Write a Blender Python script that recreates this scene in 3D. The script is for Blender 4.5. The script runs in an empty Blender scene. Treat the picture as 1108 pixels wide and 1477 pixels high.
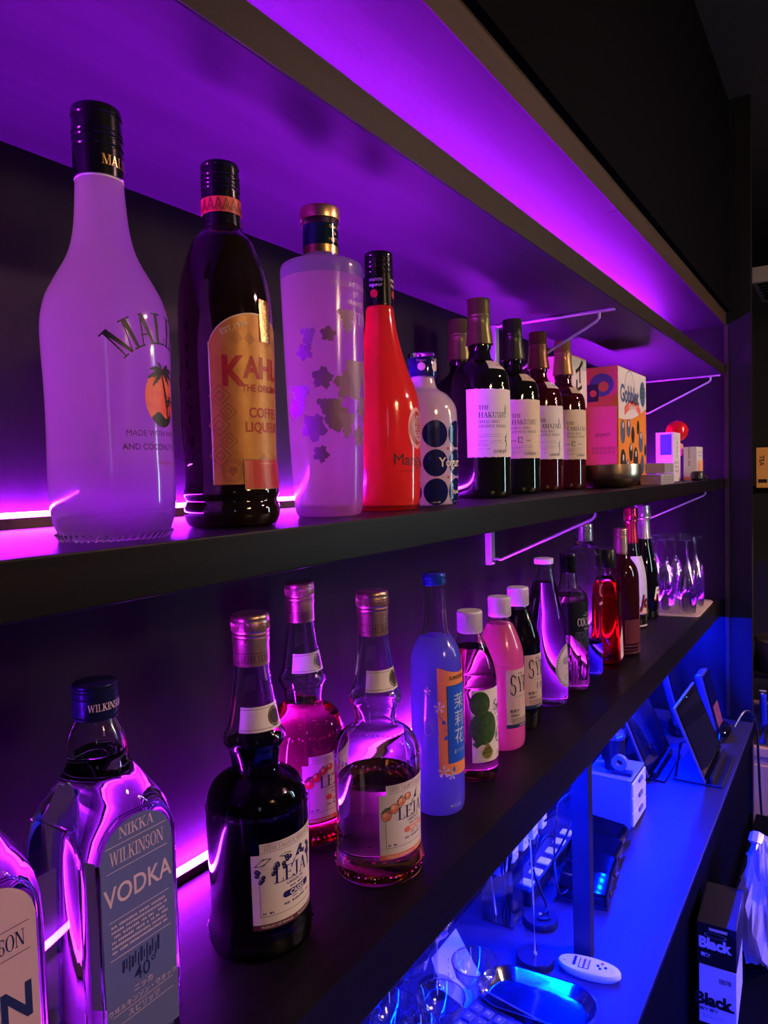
import bpy, bmesh, math, random
from mathutils import Vector, Matrix
random.seed(4)
PI = math.pi
sc = bpy.context.scene
COL = sc.collection

# ---------------------------------------------------------------- camera
CAM = Vector((0.0, -0.61, 1.60))
cd = bpy.data.cameras.new('camera'); co = bpy.data.objects.new('camera', cd); COL.objects.link(co)
# camera-to-world rotation measured from the shelf lines' vanishing points
Rr = [[0.5489538, -0.05627181, 0.83395636], [-0.83536893, -0.00299524, 0.54968152], [-0.02843367, -0.99841099, -0.04865197]]
M = Matrix(((Rr[0][0], -Rr[0][1], -Rr[0][2], CAM.x), (Rr[1][0], -Rr[1][1], -Rr[1][2], CAM.y), (Rr[2][0], -Rr[2][1], -Rr[2][2], CAM.z), (0, 0, 0, 1)))
co.matrix_world = M
cd.sensor_fit = 'HORIZONTAL'; cd.sensor_width = 36.0; cd.lens = 36.0*1030/1108; cd.clip_start = .02; cd.clip_end = 60
sc.camera = co
# ---------------------------------------------------------------- world, exposure
w = bpy.data.worlds.new('world'); sc.world = w; w.use_nodes = True
w.node_tree.nodes['Background'].inputs[0].default_value = (.010, .008, .014, 1)
w.node_tree.nodes['Background'].inputs[1].default_value = .25
sc.view_settings.view_transform = 'Standard'; sc.view_settings.look = 'None'
sc.view_settings.exposure = 0.0; sc.view_settings.gamma = 1.0; sc.view_settings.use_curve_mapping = False
sc.cycles.max_bounces = 14; sc.cycles.transmission_bounces = 14; sc.cycles.transparent_max_bounces = 16
sc.cycles.diffuse_bounces = 4; sc.cycles.glossy_bounces = 6
sc.cycles.sample_clamp_indirect = 6.0; sc.cycles.use_denoising = True
sc.cycles.caustics_refractive = True; sc.cycles.caustics_reflective = False
# light levels
PURPLE = (.40, .010, 1.0); L_PURPLE = 640.0; L_SOFFIT = 280.0
BLUE = (.0, .012, 1.0); L_BLUE = 6000.0
L_WARM = 165.0; L_COOL = 60.0; L_SIDE = 600.0; L_TAPE = 1500.0; L_BULB = 900.0

# ---------------------------------------------------------------- materials
MATS = {}
def mat(name, col=(.5, .5, .5), rough=.5, metal=0, trans=0, ior=1.45, coat=0, emit=None, bump=None, vary=None, spec=.5, sss=0):
    """bump=(scale(x,y,z), strength, distance); vary=(scale(x,y,z), second colour)"""
    if name in MATS: return MATS[name]
    m = bpy.data.materials.new(name); m.use_nodes = True; nt = m.node_tree; b = nt.nodes['Principled BSDF']
    b.inputs['Base Color'].default_value = (*col, 1); b.inputs['Roughness'].default_value = rough
    b.inputs['Metallic'].default_value = metal; b.inputs['Transmission Weight'].default_value = trans
    b.inputs['IOR'].default_value = ior; b.inputs['Coat Weight'].default_value = coat; b.inputs['Coat Roughness'].default_value = .04
    b.inputs['Specular IOR Level'].default_value = spec
    if emit: b.inputs['Emission Color'].default_value = (*emit[0], 1); b.inputs['Emission Strength'].default_value = emit[1]
    if bump or vary: tc = nt.nodes.new('ShaderNodeTexCoord')
    def noise(scale, detail=6):
        mp = nt.nodes.new('ShaderNodeMapping'); mp.inputs['Scale'].default_value = scale
        nt.links.new(tc.outputs['Object'], mp.inputs[0])
        n = nt.nodes.new('ShaderNodeTexNoise'); n.inputs['Scale'].default_value = 1.0; n.inputs['Detail'].default_value = detail
        nt.links.new(mp.outputs[0], n.inputs['Vector']); return n
    if vary:
        n = noise(vary[0]); r = nt.nodes.new('ShaderNodeValToRGB')
        r.color_ramp.elements[0].position = .35; r.color_ramp.elements[1].position = .68
        r.color_ramp.elements[0].color = (*col, 1); r.color_ramp.elements[1].color = (*vary[1], 1)
        nt.links.new(n.outputs['Fac'], r.inputs[0]); nt.links.new(r.outputs[0], b.inputs['Base Color'])
    if bump:
        n = noise(bump[0]); bp = nt.nodes.new('ShaderNodeBump'); bp.inputs['Strength'].default_value = bump[1]
        bp.inputs['Distance'].default_value = bump[2]
        nt.links.new(n.outputs['Fac'], bp.inputs['Height']); nt.links.new(bp.outputs[0], b.inputs['Normal'])
    MATS[name] = m; return m
def tint(name, col):  # index-matched coloured liquid inside solid glass
    if name in MATS: return MATS[name]
    m = bpy.data.materials.new(name); m.use_nodes = True; nt = m.node_tree
    nt.nodes.remove(nt.nodes['Principled BSDF']); t = nt.nodes.new('ShaderNodeBsdfTransparent')
    t.inputs[0].default_value = (*col, 1); nt.links.new(t.outputs[0], nt.nodes['Material Output'].inputs[0])
    MATS[name] = m; return m
def milky(name, col, tcol=None, f=.5, rough=.12, gloss=.5, clear=None):
    """opal glass: diffuse + translucent under a glossy skin; clear=(z0,z1) clear glass below z0, opal above z1"""
    if name in MATS: return MATS[name]
    m = bpy.data.materials.new(name); m.use_nodes = True; nt = m.node_tree; N = nt.nodes; Lk = nt.links
    b = N['Principled BSDF']; b.inputs['Base Color'].default_value = (*col, 1); b.inputs['Roughness'].default_value = rough
    b.inputs['Specular IOR Level'].default_value = gloss
    t = N.new('ShaderNodeBsdfTranslucent'); t.inputs[0].default_value = (*(tcol or col), 1)
    mx = N.new('ShaderNodeMixShader'); mx.inputs[0].default_value = f
    Lk.new(b.outputs[0], mx.inputs[1]); Lk.new(t.outputs[0], mx.inputs[2]); last = mx
    if clear:
        g = N.new('ShaderNodeBsdfGlass'); g.inputs['Roughness'].default_value = .03; g.inputs['IOR'].default_value = 1.42; g.inputs['Color'].default_value = (.93, .93, .96, 1)
        tc = N.new('ShaderNodeTexCoord'); sp = N.new('ShaderNodeSeparateXYZ'); mr = N.new('ShaderNodeMapRange')
        mr.inputs['From Min'].default_value = clear[0]; mr.inputs['From Max'].default_value = clear[1]
        mr.inputs['To Min'].default_value = clear[2]; mr.inputs['To Max'].default_value = clear[3]
        Lk.new(tc.outputs['Object'], sp.inputs[0]); Lk.new(sp.outputs[2], mr.inputs[0])
        m2 = N.new('ShaderNodeMixShader'); Lk.new(mr.outputs[0], m2.inputs[0]); Lk.new(g.outputs[0], m2.inputs[1]); Lk.new(mx.outputs[0], m2.inputs[2]); last = m2
    gl = N.new('ShaderNodeBsdfGlossy'); gl.inputs['Roughness'].default_value = rough*.4; lw = N.new('ShaderNodeLayerWeight'); lw.inputs[0].default_value = .5; pw = N.new('ShaderNodeMath'); pw.operation = 'POWER'; pw.inputs[1].default_value = 4.0
    fr = N.new('ShaderNodeMapRange'); fr.inputs['To Min'].default_value = .07*gloss; fr.inputs['To Max'].default_value = .5; Lk.new(lw.outputs['Facing'], pw.inputs[0]); Lk.new(pw.outputs[0], fr.inputs[0])
    m3 = N.new('ShaderNodeMixShader'); Lk.new(fr.outputs[0], m3.inputs[0]); Lk.new(last.outputs[0], m3.inputs[1]); Lk.new(gl.outputs[0], m3.inputs[2]); last = m3
    Lk.new(last.outputs[0], N['Material Output'].inputs[0]); MATS[name] = m; return m

wood = mat('dark stained wood', (.006, .0045, .0065), .42, spec=.14, bump=((3, 60, 60), .35, .0012), vary=((2.0, 45, 45), (.010, .0075, .0095)))
wood_u = mat('shelf underside board', (.019, .016, .024), .5, spec=.2, bump=((4, 70, 70), .3, .001), vary=((1.5, 30, 30), (.030, .025, .036)))
edge_m = mat('shelf edge band', (.016, .011, .007), .5, spec=.3, bump=((3, 50, 50), .2, .0008), vary=((2, 40, 40), (.024, .017, .011)))
wallm = mat('back wall board', (.012, .008, .013), .45, spec=.14, bump=((160, 160, 160), .25, .0006), vary=((25, 25, 9), (.017, .012, .017)))
panelm = mat('end panel board', (.006, .005, .007), .5, spec=.2, bump=((50, 50, 4), .2, .0008), vary=((30, 30, 2), (.009, .0075, .010)))
counterm = mat('counter laminate', (.020, .018, .022), .42, spec=.35, bump=((8, 60, 60), .12, .0005), vary=((2, 18, 18), (.028, .024, .030)))
brown = mat('batten wood', (.16, .09, .06), .5, bump=((4, 60, 60), .2, .0006))
bronze = mat('soffit edge wood', (.045, .025, .012), .55, bump=((3, 50, 50), .2, .0008), vary=((3, 50, 50), (.028, .016, .009)))
darkm = mat('dark paint', (.002, .002, .0035), .85, spec=.05)
roomm = mat('room wall', (.02, .018, .02), .7, bump=((20, 20, 20), .1, .002))
glass = mat('clear glass', (.96, .97, .98), .0, trans=1, ior=1.46)
def thin(name, col, ior, k=1.0, rough=0.0):
    """thin clear wall: light goes straight through, Fresnel reflection on top"""
    m = bpy.data.materials.new(name); m.use_nodes = True; nt = m.node_tree; N = nt.nodes; nt.nodes.remove(N['Principled BSDF'])
    t = N.new('ShaderNodeBsdfTransparent'); t.inputs[0].default_value = (*col, 1)
    g = N.new('ShaderNodeBsdfGlossy'); g.inputs['Roughness'].default_value = rough; g.inputs[0].default_value = (k, k, k, 1)
    lw = N.new('ShaderNodeLayerWeight'); lw.inputs[0].default_value = .5; pw = N.new('ShaderNodeMath'); pw.operation = 'POWER'; pw.inputs[1].default_value = 2.2
    f = N.new('ShaderNodeMapRange'); f.inputs['To Min'].default_value = ((ior-1)/(ior+1))**2; f.inputs['To Max'].default_value = .85
    nt.links.new(lw.outputs['Facing'], pw.inputs[0]); nt.links.new(pw.outputs[0], f.inputs[0]); mx = N.new('ShaderNodeMixShader')
    nt.links.new(f.outputs[0], mx.inputs[0]); nt.links.new(t.outputs[0], mx.inputs[1]); nt.links.new(g.outputs[0], mx.inputs[2])
    nt.links.new(mx.outputs[0], N['Material Output'].inputs[0]); MATS[name] = m; return m
glass_thin = thin('stemware glass', (.92, .92, .95), 2.6, 1.0, .06)
acryl = thin('clear acrylic', (.92, .93, .96), 1.5)
black_gloss = mat('black gloss', (.004, .004, .006), .07, coat=.6)
black_cap = mat('black cap metal', (.006, .006, .008), .18, metal=.2, coat=1)
navy_cap = mat('navy cap metal', (.02, .025, .12), .25, metal=.6, coat=.5)
gold = mat('gold metal', (.85, .55, .22), .28, metal=1)
rosegold = mat('pale copper cap', (.80, .50, .38), .33, metal=1)
silver = mat('silver metal', (.85, .84, .86), .25, metal=1)
steel = mat('brushed steel rod', (.75, .73, .78), .35, metal=.45)
paper = mat('label paper', (.80, .74, .72), .6, bump=((300, 300, 300), .15, .0003))
cream = mat('cream label paper', (.72, .60, .44), .55, bump=((300, 300, 300), .15, .0003))
ink = mat('black ink', (.01, .008, .012), .45)
white_ink = mat('white ink', (.85, .82, .85), .45)
white_pl = mat('white plastic', (.82, .80, .84), .38)
red_ink = mat('red ink', (.55, .02, .03), .4)
blk_pl = mat('black plastic', (.012, .012, .014), .3)
grey_ink = mat('grey ink', (.3, .28, .3), .5)

# ---------------------------------------------------------------- object helpers
def link(o, parent=None):
    COL.objects.link(o)
    if parent is not None: o.parent = parent
    return o
def mesh(name, V, F, m, parent=None, smooth=False, loc=None):
    me = bpy.data.meshes.new(name); me.from_pydata([tuple(v) for v in V], [], F); me.update()
    if isinstance(m, (list, tuple)):
        for x in m: me.materials.append(x)
    else: me.materials.append(m)
    if smooth: me.polygons.foreach_set('use_smooth', [True]*len(F))
    o = bpy.data.objects.new(name, me); link(o, parent)
    if loc: o.location = loc
    if smooth:
        try: me.set_sharp_from_angle(angle=math.radians(42))
        except Exception: pass
    return o
def thing(name, label, cat, loc=(0, 0, 0), rz=0, group=None):
    o = bpy.data.objects.new(name, None); link(o); o.location = loc; o.rotation_euler = (0, 0, rz); o.empty_display_size = .02
    o['label'] = label; o['category'] = cat
    if group: o['group'] = group
    return o
def tag(o, label, cat, group=None):
    o['label'] = label; o['category'] = cat
    if group: o['group'] = group
    return o
class G:
    """collects geometry"""
    def __init__(s): s.V = []; s.F = []
    def add(s, V, F):
        k = len(s.V); s.V += [tuple(v) for v in V]; s.F += [tuple(i+k for i in f) for f in F]; return s
    def box(s, x0, x1, y0, y1, z0, z1):
        V = [(x, y, z) for x in (x0, x1) for y in (y0, y1) for z in (z0, z1)]
        return s.add(V, [(0, 1, 3, 2), (4, 6, 7, 5), (0, 4, 5, 1), (2, 3, 7, 6), (0, 2, 6, 4), (1, 5, 7, 3)])
    def bbox(s, x0, x1, y0, y1, z0, z1, b=.002, M=None):
        bm = bmesh.new(); bmesh.ops.create_cube(bm, size=1)
        for v in bm.verts: v.co = Vector(((x0+x1)/2+v.co.x*(x1-x0), (y0+y1)/2+v.co.y*(y1-y0), (z0+z1)/2+v.co.z*(z1-z0)))
        bmesh.ops.bevel(bm, geom=bm.edges[:], offset=b, segments=2, affect='EDGES', profile=.6)
        if M is not None: bmesh.ops.transform(bm, matrix=M, verts=bm.verts)
        bm.verts.index_update(); s.add([v.co[:] for v in bm.verts], [[v.index for v in f.verts] for f in bm.faces]); bm.free(); return s
    def tube(s, pts, r, n=8, closed=False):
        pts = [Vector(p) for p in pts]; k = len(pts); base = len(s.V); up = Vector((0.13, .21, 1)).normalized()
        for i, p in enumerate(pts):
            d = (pts[(i+1) % k] if (closed or i < k-1) else p) - (pts[i-1] if (closed or i > 0) else p)
            if d.length < 1e-9: d = Vector((0, 0, 1))
            d.normalize(); a = d.cross(up)
            if a.length < .05: a = d.cross(Vector((1, 0, 0)))
            a.normalize(); b = d.cross(a); up = up if abs(d.dot(up)) < .9 else b
            rr = r[i] if isinstance(r, (list, tuple)) else r
            for j in range(n): s.V.append(tuple(p+rr*(math.cos(2*PI*j/n)*a+math.sin(2*PI*j/n)*b)))
        for i in range(k if closed else k-1):
            for j in range(n):
                q = (i+1) % k
                s.F.append((base+i*n+j, base+i*n+(j+1) % n, base+q*n+(j+1) % n, base+q*n+j))
        if not closed:
            s.F.append(tuple(base+j for j in range(n))[::-1]); s.F.append(tuple(base+(k-1)*n+j for j in range(n)))
        return s
    def lathe(s, prof, seg=48, c=(0, 0, 0), sx=1, sy=1):
        rows = []
        for r, z in prof:
            if r < 1e-6: rows.append([len(s.V)]); s.V.append((c[0], c[1], c[2]+z))
            else:
                rows.append(list(range(len(s.V), len(s.V)+seg)))
                for j in range(seg):
                    a = 2*PI*j/seg; s.V.append((c[0]+sx*r*math.cos(a), c[1]+sy*r*math.sin(a), c[2]+z))
        for A, B in zip(rows, rows[1:]):
            if len(A) == 1 and len(B) == 1: continue
            for j in range(seg):
                k = (j+1) % seg
                if len(A) == 1: s.F.append((A[0], B[k], B[j]))
                elif len(B) == 1: s.F.append((A[j], A[k], B[0]))
                else: s.F.append((A[j], A[k], B[k], B[j]))
        return s
    def sphere(s, c, r, n=12, sz=1):
        return s.lathe([(r*math.sin(PI*i/n) if 0 < i < n else 0, -r*sz*math.cos(PI*i/n)) for i in range(n+1)], n*2, c)
    def prism(s, poly, z0, z1):
        n = len(poly); V = [(x, y, z0) for x, y in poly]+[(x, y, z1) for x, y in poly]
        return s.add(V, [tuple(range(n))[::-1], tuple(range(n, 2*n))]+[(i, (i+1) % n, n+(i+1) % n, n+i) for i in range(n)])
    def out(s, name, m, parent=None, smooth=False, loc=None): return mesh(name, s.V, s.F, m, parent, smooth, loc)
def struct(name, g, m, smooth=False):
    o = g.out(name, m, None, smooth); o['kind'] = 'structure'; return o

def zone_body(prof, mats, pick, parent, seg=60):
    o = G().lathe(prof, seg).out('glass_body', mats, parent, True)
    for p_ in o.data.polygons: p_.material_index = pick(p_.center)
    return o
def soft(p, it=2):
    for _ in range(it):
        q = [p[0]]
        for a, b in zip(p, p[1:]):
            q += [(a[0]*.75+b[0]*.25, a[1]*.75+b[1]*.25), (a[0]*.25+b[0]*.75, a[1]*.25+b[1]*.75)]
        q.append(p[-1]); p = q
    out = [p[0]]
    for v in p[1:]:
        if abs(v[0]-out[-1][0])+abs(v[1]-out[-1][1]) > 1e-5: out.append(v)
    return out
def Rof(prof):
    def f(z):
        if z <= prof[0][1]: return prof[0][0]
        for (r0, z0), (r1, z1) in zip(prof, prof[1:]):
            if z0 <= z <= z1 and z1 > z0: return r0+(r1-r0)*(z-z0)/(z1-z0)
        return prof[-1][0]
    return f
def body_prof(hr, foot=.003):
    """(h, r) list from lip down to base as measured -> smooth outer profile base->lip"""
    p = [(r, h) for h, r in sorted(hr)]
    p = soft(p, 2); r0 = p[0][0]
    return [(0, .004), (r0*.72, .0035), (r0*.86, 0), (r0-foot*.4, .0008)]+[q for q in p if q[1] > .0015], Rof(p)
def shell(hr, t, level, seg=56):
    """closed glass solid with an air cavity above the liquid level"""
    outer, R = body_prof(hr); top = outer[-1][1]
    inner = [(max(r-t, .002), z) for r, z in outer if z > level+.0005][::-1]
    return outer+[(max(outer[-1][0]-t, .002), top)]+inner+[(max(R(level)-t, .002), level), (0, level)], R
def liquid_prof(R, level, base=.006, inset=.0022):
    n = 26; zs = [base+(level-.0004-base)*i/n for i in range(n+1)]
    return [(0, base)]+[(max(R(z)-inset, .001), z) for z in zs]+[(0, level-.0004)]

# ---------------------------------------------------------------- flat print helpers (2D shapes mapped on a surface)
FONT_CACHE = {}
def txt(s, size, cx=0, cy=0, sx=1.0, bold=0, align='c', shear=0, spacing=1):
    if 'M' in s: bold = 0  # its offset outline folds over
    k = (s, bold, shear, spacing)
    if k not in FONT_CACHE:
        cu = bpy.data.curves.new('t', 'FONT'); cu.body = s; cu.size = 1; cu.resolution_u = 3; cu.offset = bold; cu.shear = shear; cu.space_character = spacing
        o = bpy.data.objects.new('t', cu); COL.objects.link(o); dg = bpy.context.evaluated_depsgraph_get()
        me = bpy.data.meshes.new_from_object(o.evaluated_get(dg)); 
        FONT_CACHE[k] = ([tuple(v.co[:2]) for v in me.vertices], [tuple(p.vertices) for p in me.polygons])
        bpy.data.objects.remove(o); bpy.data.curves.remove(cu); bpy.data.meshes.remove(me)
    V, F = FONT_CACHE[k]
    if not V: return ([], [])
    x0 = min(v[0] for v in V); x1 = max(v[0] for v in V); ox = (x0+x1)/2 if align == 'c' else x0
    return ([(cx+(x-ox)*size*sx, cy+y*size) for x, y in V], F)
# a small stroke alphabet with serifs, unit cap height
def _ln(x0, y0, x1, y1, w): return [[(x0-w/2, y0), (x0+w/2, y0), (x1+w/2, y1), (x1-w/2, y1)]]
def _br(x0, x1, y, h=.06): return [[(x0, y), (x1, y), (x1, y+h), (x0, y+h)]]
def _st(x, w=.15, a=0, b=1, s='tb', e=.13):
    r = _ln(x, a, x, b, w)
    if 't' in s: r += _br(x-w/2-e, x+w/2+e, b-.05, .05)
    if 'b' in s: r += _br(x-w/2-e, x+w/2+e, a, .05)
    return r
def _ar(cx, cy, rx, ry, a0, a1, wt=.15, wn=.05, n=10):
    r = []; P = []
    for i in range(n+1):
        a = math.radians(a0+(a1-a0)*i/n); w = wn+(wt-wn)*abs(math.cos(a))
        P.append(((cx+rx*math.cos(a), cy+ry*math.sin(a)), (cx+(rx-w)*math.cos(a), cy+(ry-max(wn, w*.6))*math.sin(a))))
    for a, b in zip(P, P[1:]): r.append([a[0], b[0], b[1], a[1]])
    return r
def _glyphs():
    g = {}
    g['A'] = (.86, _ln(.12, 0, .43, 1, .06)+_ln(.72, 0, .43, 1, .16)+_br(.2, .62, .32, .05)+_br(0, .24, 0, .05)+_br(.56, .88, 0, .05))
    g['B'] = (.72, _st(.2)+_ar(.34, .75, .28, .25, -90, 90)+_ar(.34, .26, .34, .26, -90, 90)+_br(.2, .36, .49, .05)+_br(.2, .36, .95, .05)+_br(.2, .36, 0, .05))
    g['C'] = (.80, _ar(.44, .5, .4, .52, 45, 315)+_ln(.72, .66, .72, .9, .05)+_ln(.72, .1, .72, .3, .04))
    g['D'] = (.84, _st(.2)+_ar(.34, .5, .44, .5, -90, 90)+_br(.2, .36, .95, .05)+_br(.2, .36, 0, .05))
    g['E'] = (.74, _st(.2)+_br(.2, .64, .95, .05)+_br(.2, .5, .49, .05)+_br(.2, .68, 0, .05)+_ln(.63, .78, .63, 1, .04)+_ln(.5, .4, .5, .62, .04)+_ln(.67, 0, .67, .22, .04))
    g['F'] = (.68, _st(.2)+_br(.2, .62, .95, .05)+_br(.2, .5, .49, .05)+_ln(.61, .78, .61, 1, .04)+_ln(.5, .4, .5, .62, .04))
    g['G'] = (.88, _ar(.44, .5, .4, .52, 45, 350)+_ln(.72, .66, .72, .9, .05)+_st(.74, .13, 0.02, .4, 't', .1))
    g['H'] = (.94, _st(.2)+_st(.74)+_br(.2, .74, .48, .05))
    g['I'] = (.42, _st(.21)); g['J'] = (.56, _st(.34, .15, .15, 1, 't')+_ar(.2, .17, .22, .2, 180, 360, .13, .05))
    g['K'] = (.88, _st(.2)+_ln(.3, .42, .7, 1, .06)+_ln(.72, 0, .4, .58, .17)+_br(.58, .86, .95, .05)+_br(.56, .9, 0, .05))
    g['L'] = (.72, _st(.2)+_br(.2, .66, 0, .05)+_ln(.65, 0, .65, .26, .05))
    g['M'] = (1.06, _st(.14, .06)+_ln(.52, 0, .2, 1, .17)+_ln(.52, 0, .86, 1, .05)+_st(.9, .15))
    g['N'] = (.94, _st(.14, .06)+_ln(.78, 0, .18, 1, .17)+_st(.8, .06, 0, 1, 't'))
    g['O'] = (.92, _ar(.46, .5, .42, .52, 0, 360, .16, .05, 20))
    g['P'] = (.72, _st(.2)+_ar(.34, .73, .32, .27, -90, 90)+_br(.2, .36, .95, .05)+_br(.2, .36, .46, .05))
    g['Q'] = (.92, g['O'][1]+_ln(.8, -.15, .5, .15, .12)); g['R'] = (.84, g['P'][1]+_ln(.72, 0, .4, .48, .16)+_br(.62, .88, 0, .05))
    g['S'] = (.64, _ar(.32, .74, .25, .28, 30, 250, .13, .06)+_ar(.32, .26, .27, .28, -150, 90, .14, .06)+_ln(.56, .72, .56, .95, .04)+_ln(.06, .06, .06, .3, .04))
    g['T'] = (.80, _st(.4, .15, 0, 1, 'b')+_br(.04, .76, .94, .06)+_ln(.06, .76, .06, 1, .04)+_ln(.74, .76, .74, 1, .04))
    g['U'] = (.90, _st(.2, .15, .3, 1, 't')+_st(.7, .06, .3, 1, 't')+_ar(.425, .32, .3, .34, 180, 360, .13, .06))
    g['V'] = (.84, _ln(.42, 0, .14, 1, .16)+_ln(.42, 0, .7, 1, .06)+_br(0, .3, .95, .05)+_br(.56, .84, .95, .05))
    g['W'] = (1.2, _ln(.36, 0, .14, 1, .15)+_ln(.36, 0, .6, 1, .06)+_ln(.82, 0, .6, 1, .15)+_ln(.82, 0, 1.06, 1, .06)+_br(0, .3, .95, .05)+_br(.92, 1.2, .95, .05))
    g['Y'] = (.84, _st(.42, .15, 0, .48, 'b')+_ln(.42, .42, .14, 1, .16)+_ln(.42, .42, .7, 1, .06)+_br(0, .3, .95, .05)+_br(.56, .84, .95, .05))
    g['X'] = (.84, _ln(.7, 0, .14, 1, .17)+_ln(.14, 0, .7, 1, .06)+_br(0, .3, 0, .05)+_br(.56, .84, .95, .05))
    g['Z'] = (.74, _ln(.14, 0, .6, 1, .15)+_br(.06, .68, .95, .05)+_br(.06, .7, 0, .05))
    g['1'] = (.42, _st(.21, .15, 0, 1, 'b')+_ln(.06, .82, .2, .98, .05)); g['0'] = (.62, _ar(.31, .5, .27, .52, 0, 360, .13, .05, 18))
    g['2'] = (.62, _ar(.3, .72, .26, .28, -20, 190, .14, .06)+_ln(.12, .04, .5, .66, .08)+_br(.05, .56, 0, .09)+_ln(.56, 0, .56, .2, .04))
    g[' '] = (.4, []); g['-'] = (.5, _br(.1, .4, .4, .06)); g['.'] = (.25, _br(.05, .2, 0, .12))
    return g
GL = _glyphs()
def serif(s, size, cx=0, cy=0, sx=1.0, align='l', arch=None):
    """arch=(radius) bends the baseline upward in the middle"""
    wid = sum(GL[c][0] for c in s); x = -wid/2 if align == 'c' else 0; V = []; F = []
    for c in s:
        wd, polys = GL[c]
        for p in polys:
            k = len(V)
            for (px, py) in p:
                X = (x+px)*size*sx; Y = py*size
                if arch: a = X/arch; X, Y = (arch+Y)*math.sin(a), (arch+Y)*math.cos(a)-arch
                V.append((cx+X, cy+Y))
            F.append((k, k+1, k+2, k+3))
        x += wd
    return (V, F)
def rect(x0, x1, z0, z1): return ([(x0, z0), (x1, z0), (x1, z1), (x0, z1)], [(0, 1, 2, 3)])
def disc(cx, cz, r, n=20, sy=1.0):
    V = [(cx, cz)]; F = []
    for k, f in enumerate((.5, 1.0)):
        for i in range(n): a = 2*PI*i/n; V.append((cx+r*f*math.cos(a), cz+r*f*sy*math.sin(a)))
    for i in range(n):
        j = (i+1) % n; F += [(0, 1+i, 1+j), (1+i, 1+n+i, 1+n+j, 1+j)]
    return (V, F)
def ring(cx, cz, r, w, n=24, sy=1.0):
    V = [(cx+rr*math.cos(2*PI*i/n), cz+rr*sy*math.sin(2*PI*i/n)) for rr in (r-w, r) for i in range(n)]
    return (V, [(i, n+i, n+(i+1) % n, (i+1) % n) for i in range(n)])
def poly(P): return (list(P), [tuple(range(len(P)))])
def line(x0, z0, x1, z1, w=.0006):
    d = Vector((x1-x0, z1-z0)); n = Vector((-d.y, d.x)).normalized()*w/2
    return poly([(x0-n.x, z0-n.y), (x1-n.x, z1-n.y), (x1+n.x, z1+n.y), (x0+n.x, z0+n.y)])
def scribble(x0, z0, wd, h=.0009, dens=.7, seed=0):
    """a line of small print too fine to read"""
    r = random.Random(seed); V = []; F = []; x = x0
    while x < x0+wd:
        l = h*r.uniform(.35, .9)
        if r.random() < dens: k = len(V); V += [(x, z0), (x+l, z0), (x+l, z0+h*r.uniform(.7, 1)), (x, z0+h)]; F.append((k, k+1, k+2, k+3))
        x += l+h*.3
    return (V, F)
def stripe(x0, x1, lo, hi, n=20, m=1):
    """area between curves lo(x) and hi(x)"""
    V = []; F = []
    for i in range(n+1):
        x = x0+(x1-x0)*i/n; a = lo(x) if callable(lo) else lo; b = hi(x) if callable(hi) else hi
        for j in range(m+1): V.append((x, a+(b-a)*j/m))
    for i in range(n):
        for j in range(m): k = i*(m+1)+j; F.append((k, k+m+1, k+m+2, k+1))
    return (V, F)
def rot2(sh, ang, cx=0, cy=0):
    c, s_ = math.cos(ang), math.sin(ang); return ([(cx+(x-cx)*c-(y-cy)*s_, cy+(x-cx)*s_+(y-cy)*c) for x, y in sh[0]], sh[1])
def cyl(R, Rref=None, off=.00045, x_at=0):
    """map label coordinates (x along the girth from local -Y, z up) to a round bottle"""
    f = R if callable(R) else (lambda z: R)
    def mp(x, z, e=0):
        r = f(z)+off+e; a = (x-x_at)/(Rref or f(z)) - PI/2; return (r*math.cos(a), r*math.sin(a), z)
    return mp
def plane_map(O, U, N, off=.0004):
    O, U, N = Vector(O), Vector(U).normalized(), Vector(N).normalized(); Z = U.cross(N)*-1 if U.cross(N).z < 0 else U.cross(N)
    def mp(x, z, e=0): return tuple(O+U*x+Z*z+N*(off+e))
    return mp
def printed(name, shapes, mp, m, parent, e=0, cut=None, smooth=False):
    V = []; F = []
    for v, f in shapes: k = len(V); V += list(v); F += [tuple(i+k for i in q) for q in f]
    if not V: return None
    if cut:
        bm = bmesh.new(); bv = [bm.verts.new((x, 0, z)) for x, z in V]
        for q in F:
            try: bm.faces.new([bv[i] for i in q])
            except Exception: pass
        bmesh.ops.triangulate(bm, faces=bm.faces[:])
        x0 = min(v[0] for v in V); x1 = max(v[0] for v in V); x = x0+cut
        while x < x1:
            bmesh.ops.bisect_plane(bm, geom=bm.verts[:]+bm.edges[:]+bm.faces[:], plane_co=(x, 0, 0), plane_no=(1, 0, 0)); x += cut
        bm.verts.index_update(); V = [(v.co.x, v.co.z) for v in bm.verts]; F = [tuple(v.index for v in f.verts) for f in bm.faces]; bm.free()
    return mesh(name, [mp(x, z, e) for x, z in V], F, m, parent, smooth)

# ---------------------------------------------------------------- levels (measured)
zM, zL, zU, zC, zS = 1.5646, 1.1730, 1.8960, .7800, 2.0513
XE = 2.53; TH = .032
# ================================================================ STRUCTURE
struct('floor', G().box(-2.5, 5.0, -4.5, 0.1, -.05, 0), mat('floor boards', (.06, .045, .04), .5, bump=((3, 40, 3), .2, .002)))
struct('ceiling', G().box(-2.5, 5.0, -4.5, 0.1, 2.75, 2.8), mat('ceiling paint', (.010, .010, .016), .8))
struct('wall_back', G().box(-2.5, 5.0, 0, .1, 0, 2.75), wallm)
struct('wall_far', G().box(4.9, 5.0, -4.5, 0, 0, 2.75), roomm)
struct('wall_front', G().box(-2.5, 5.0, -4.6, -4.5, 0, 2.75), roomm)
struct('wall_left', G().box(-2.6, -2.5, -4.5, 0, 0, 2.75), roomm)
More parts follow.
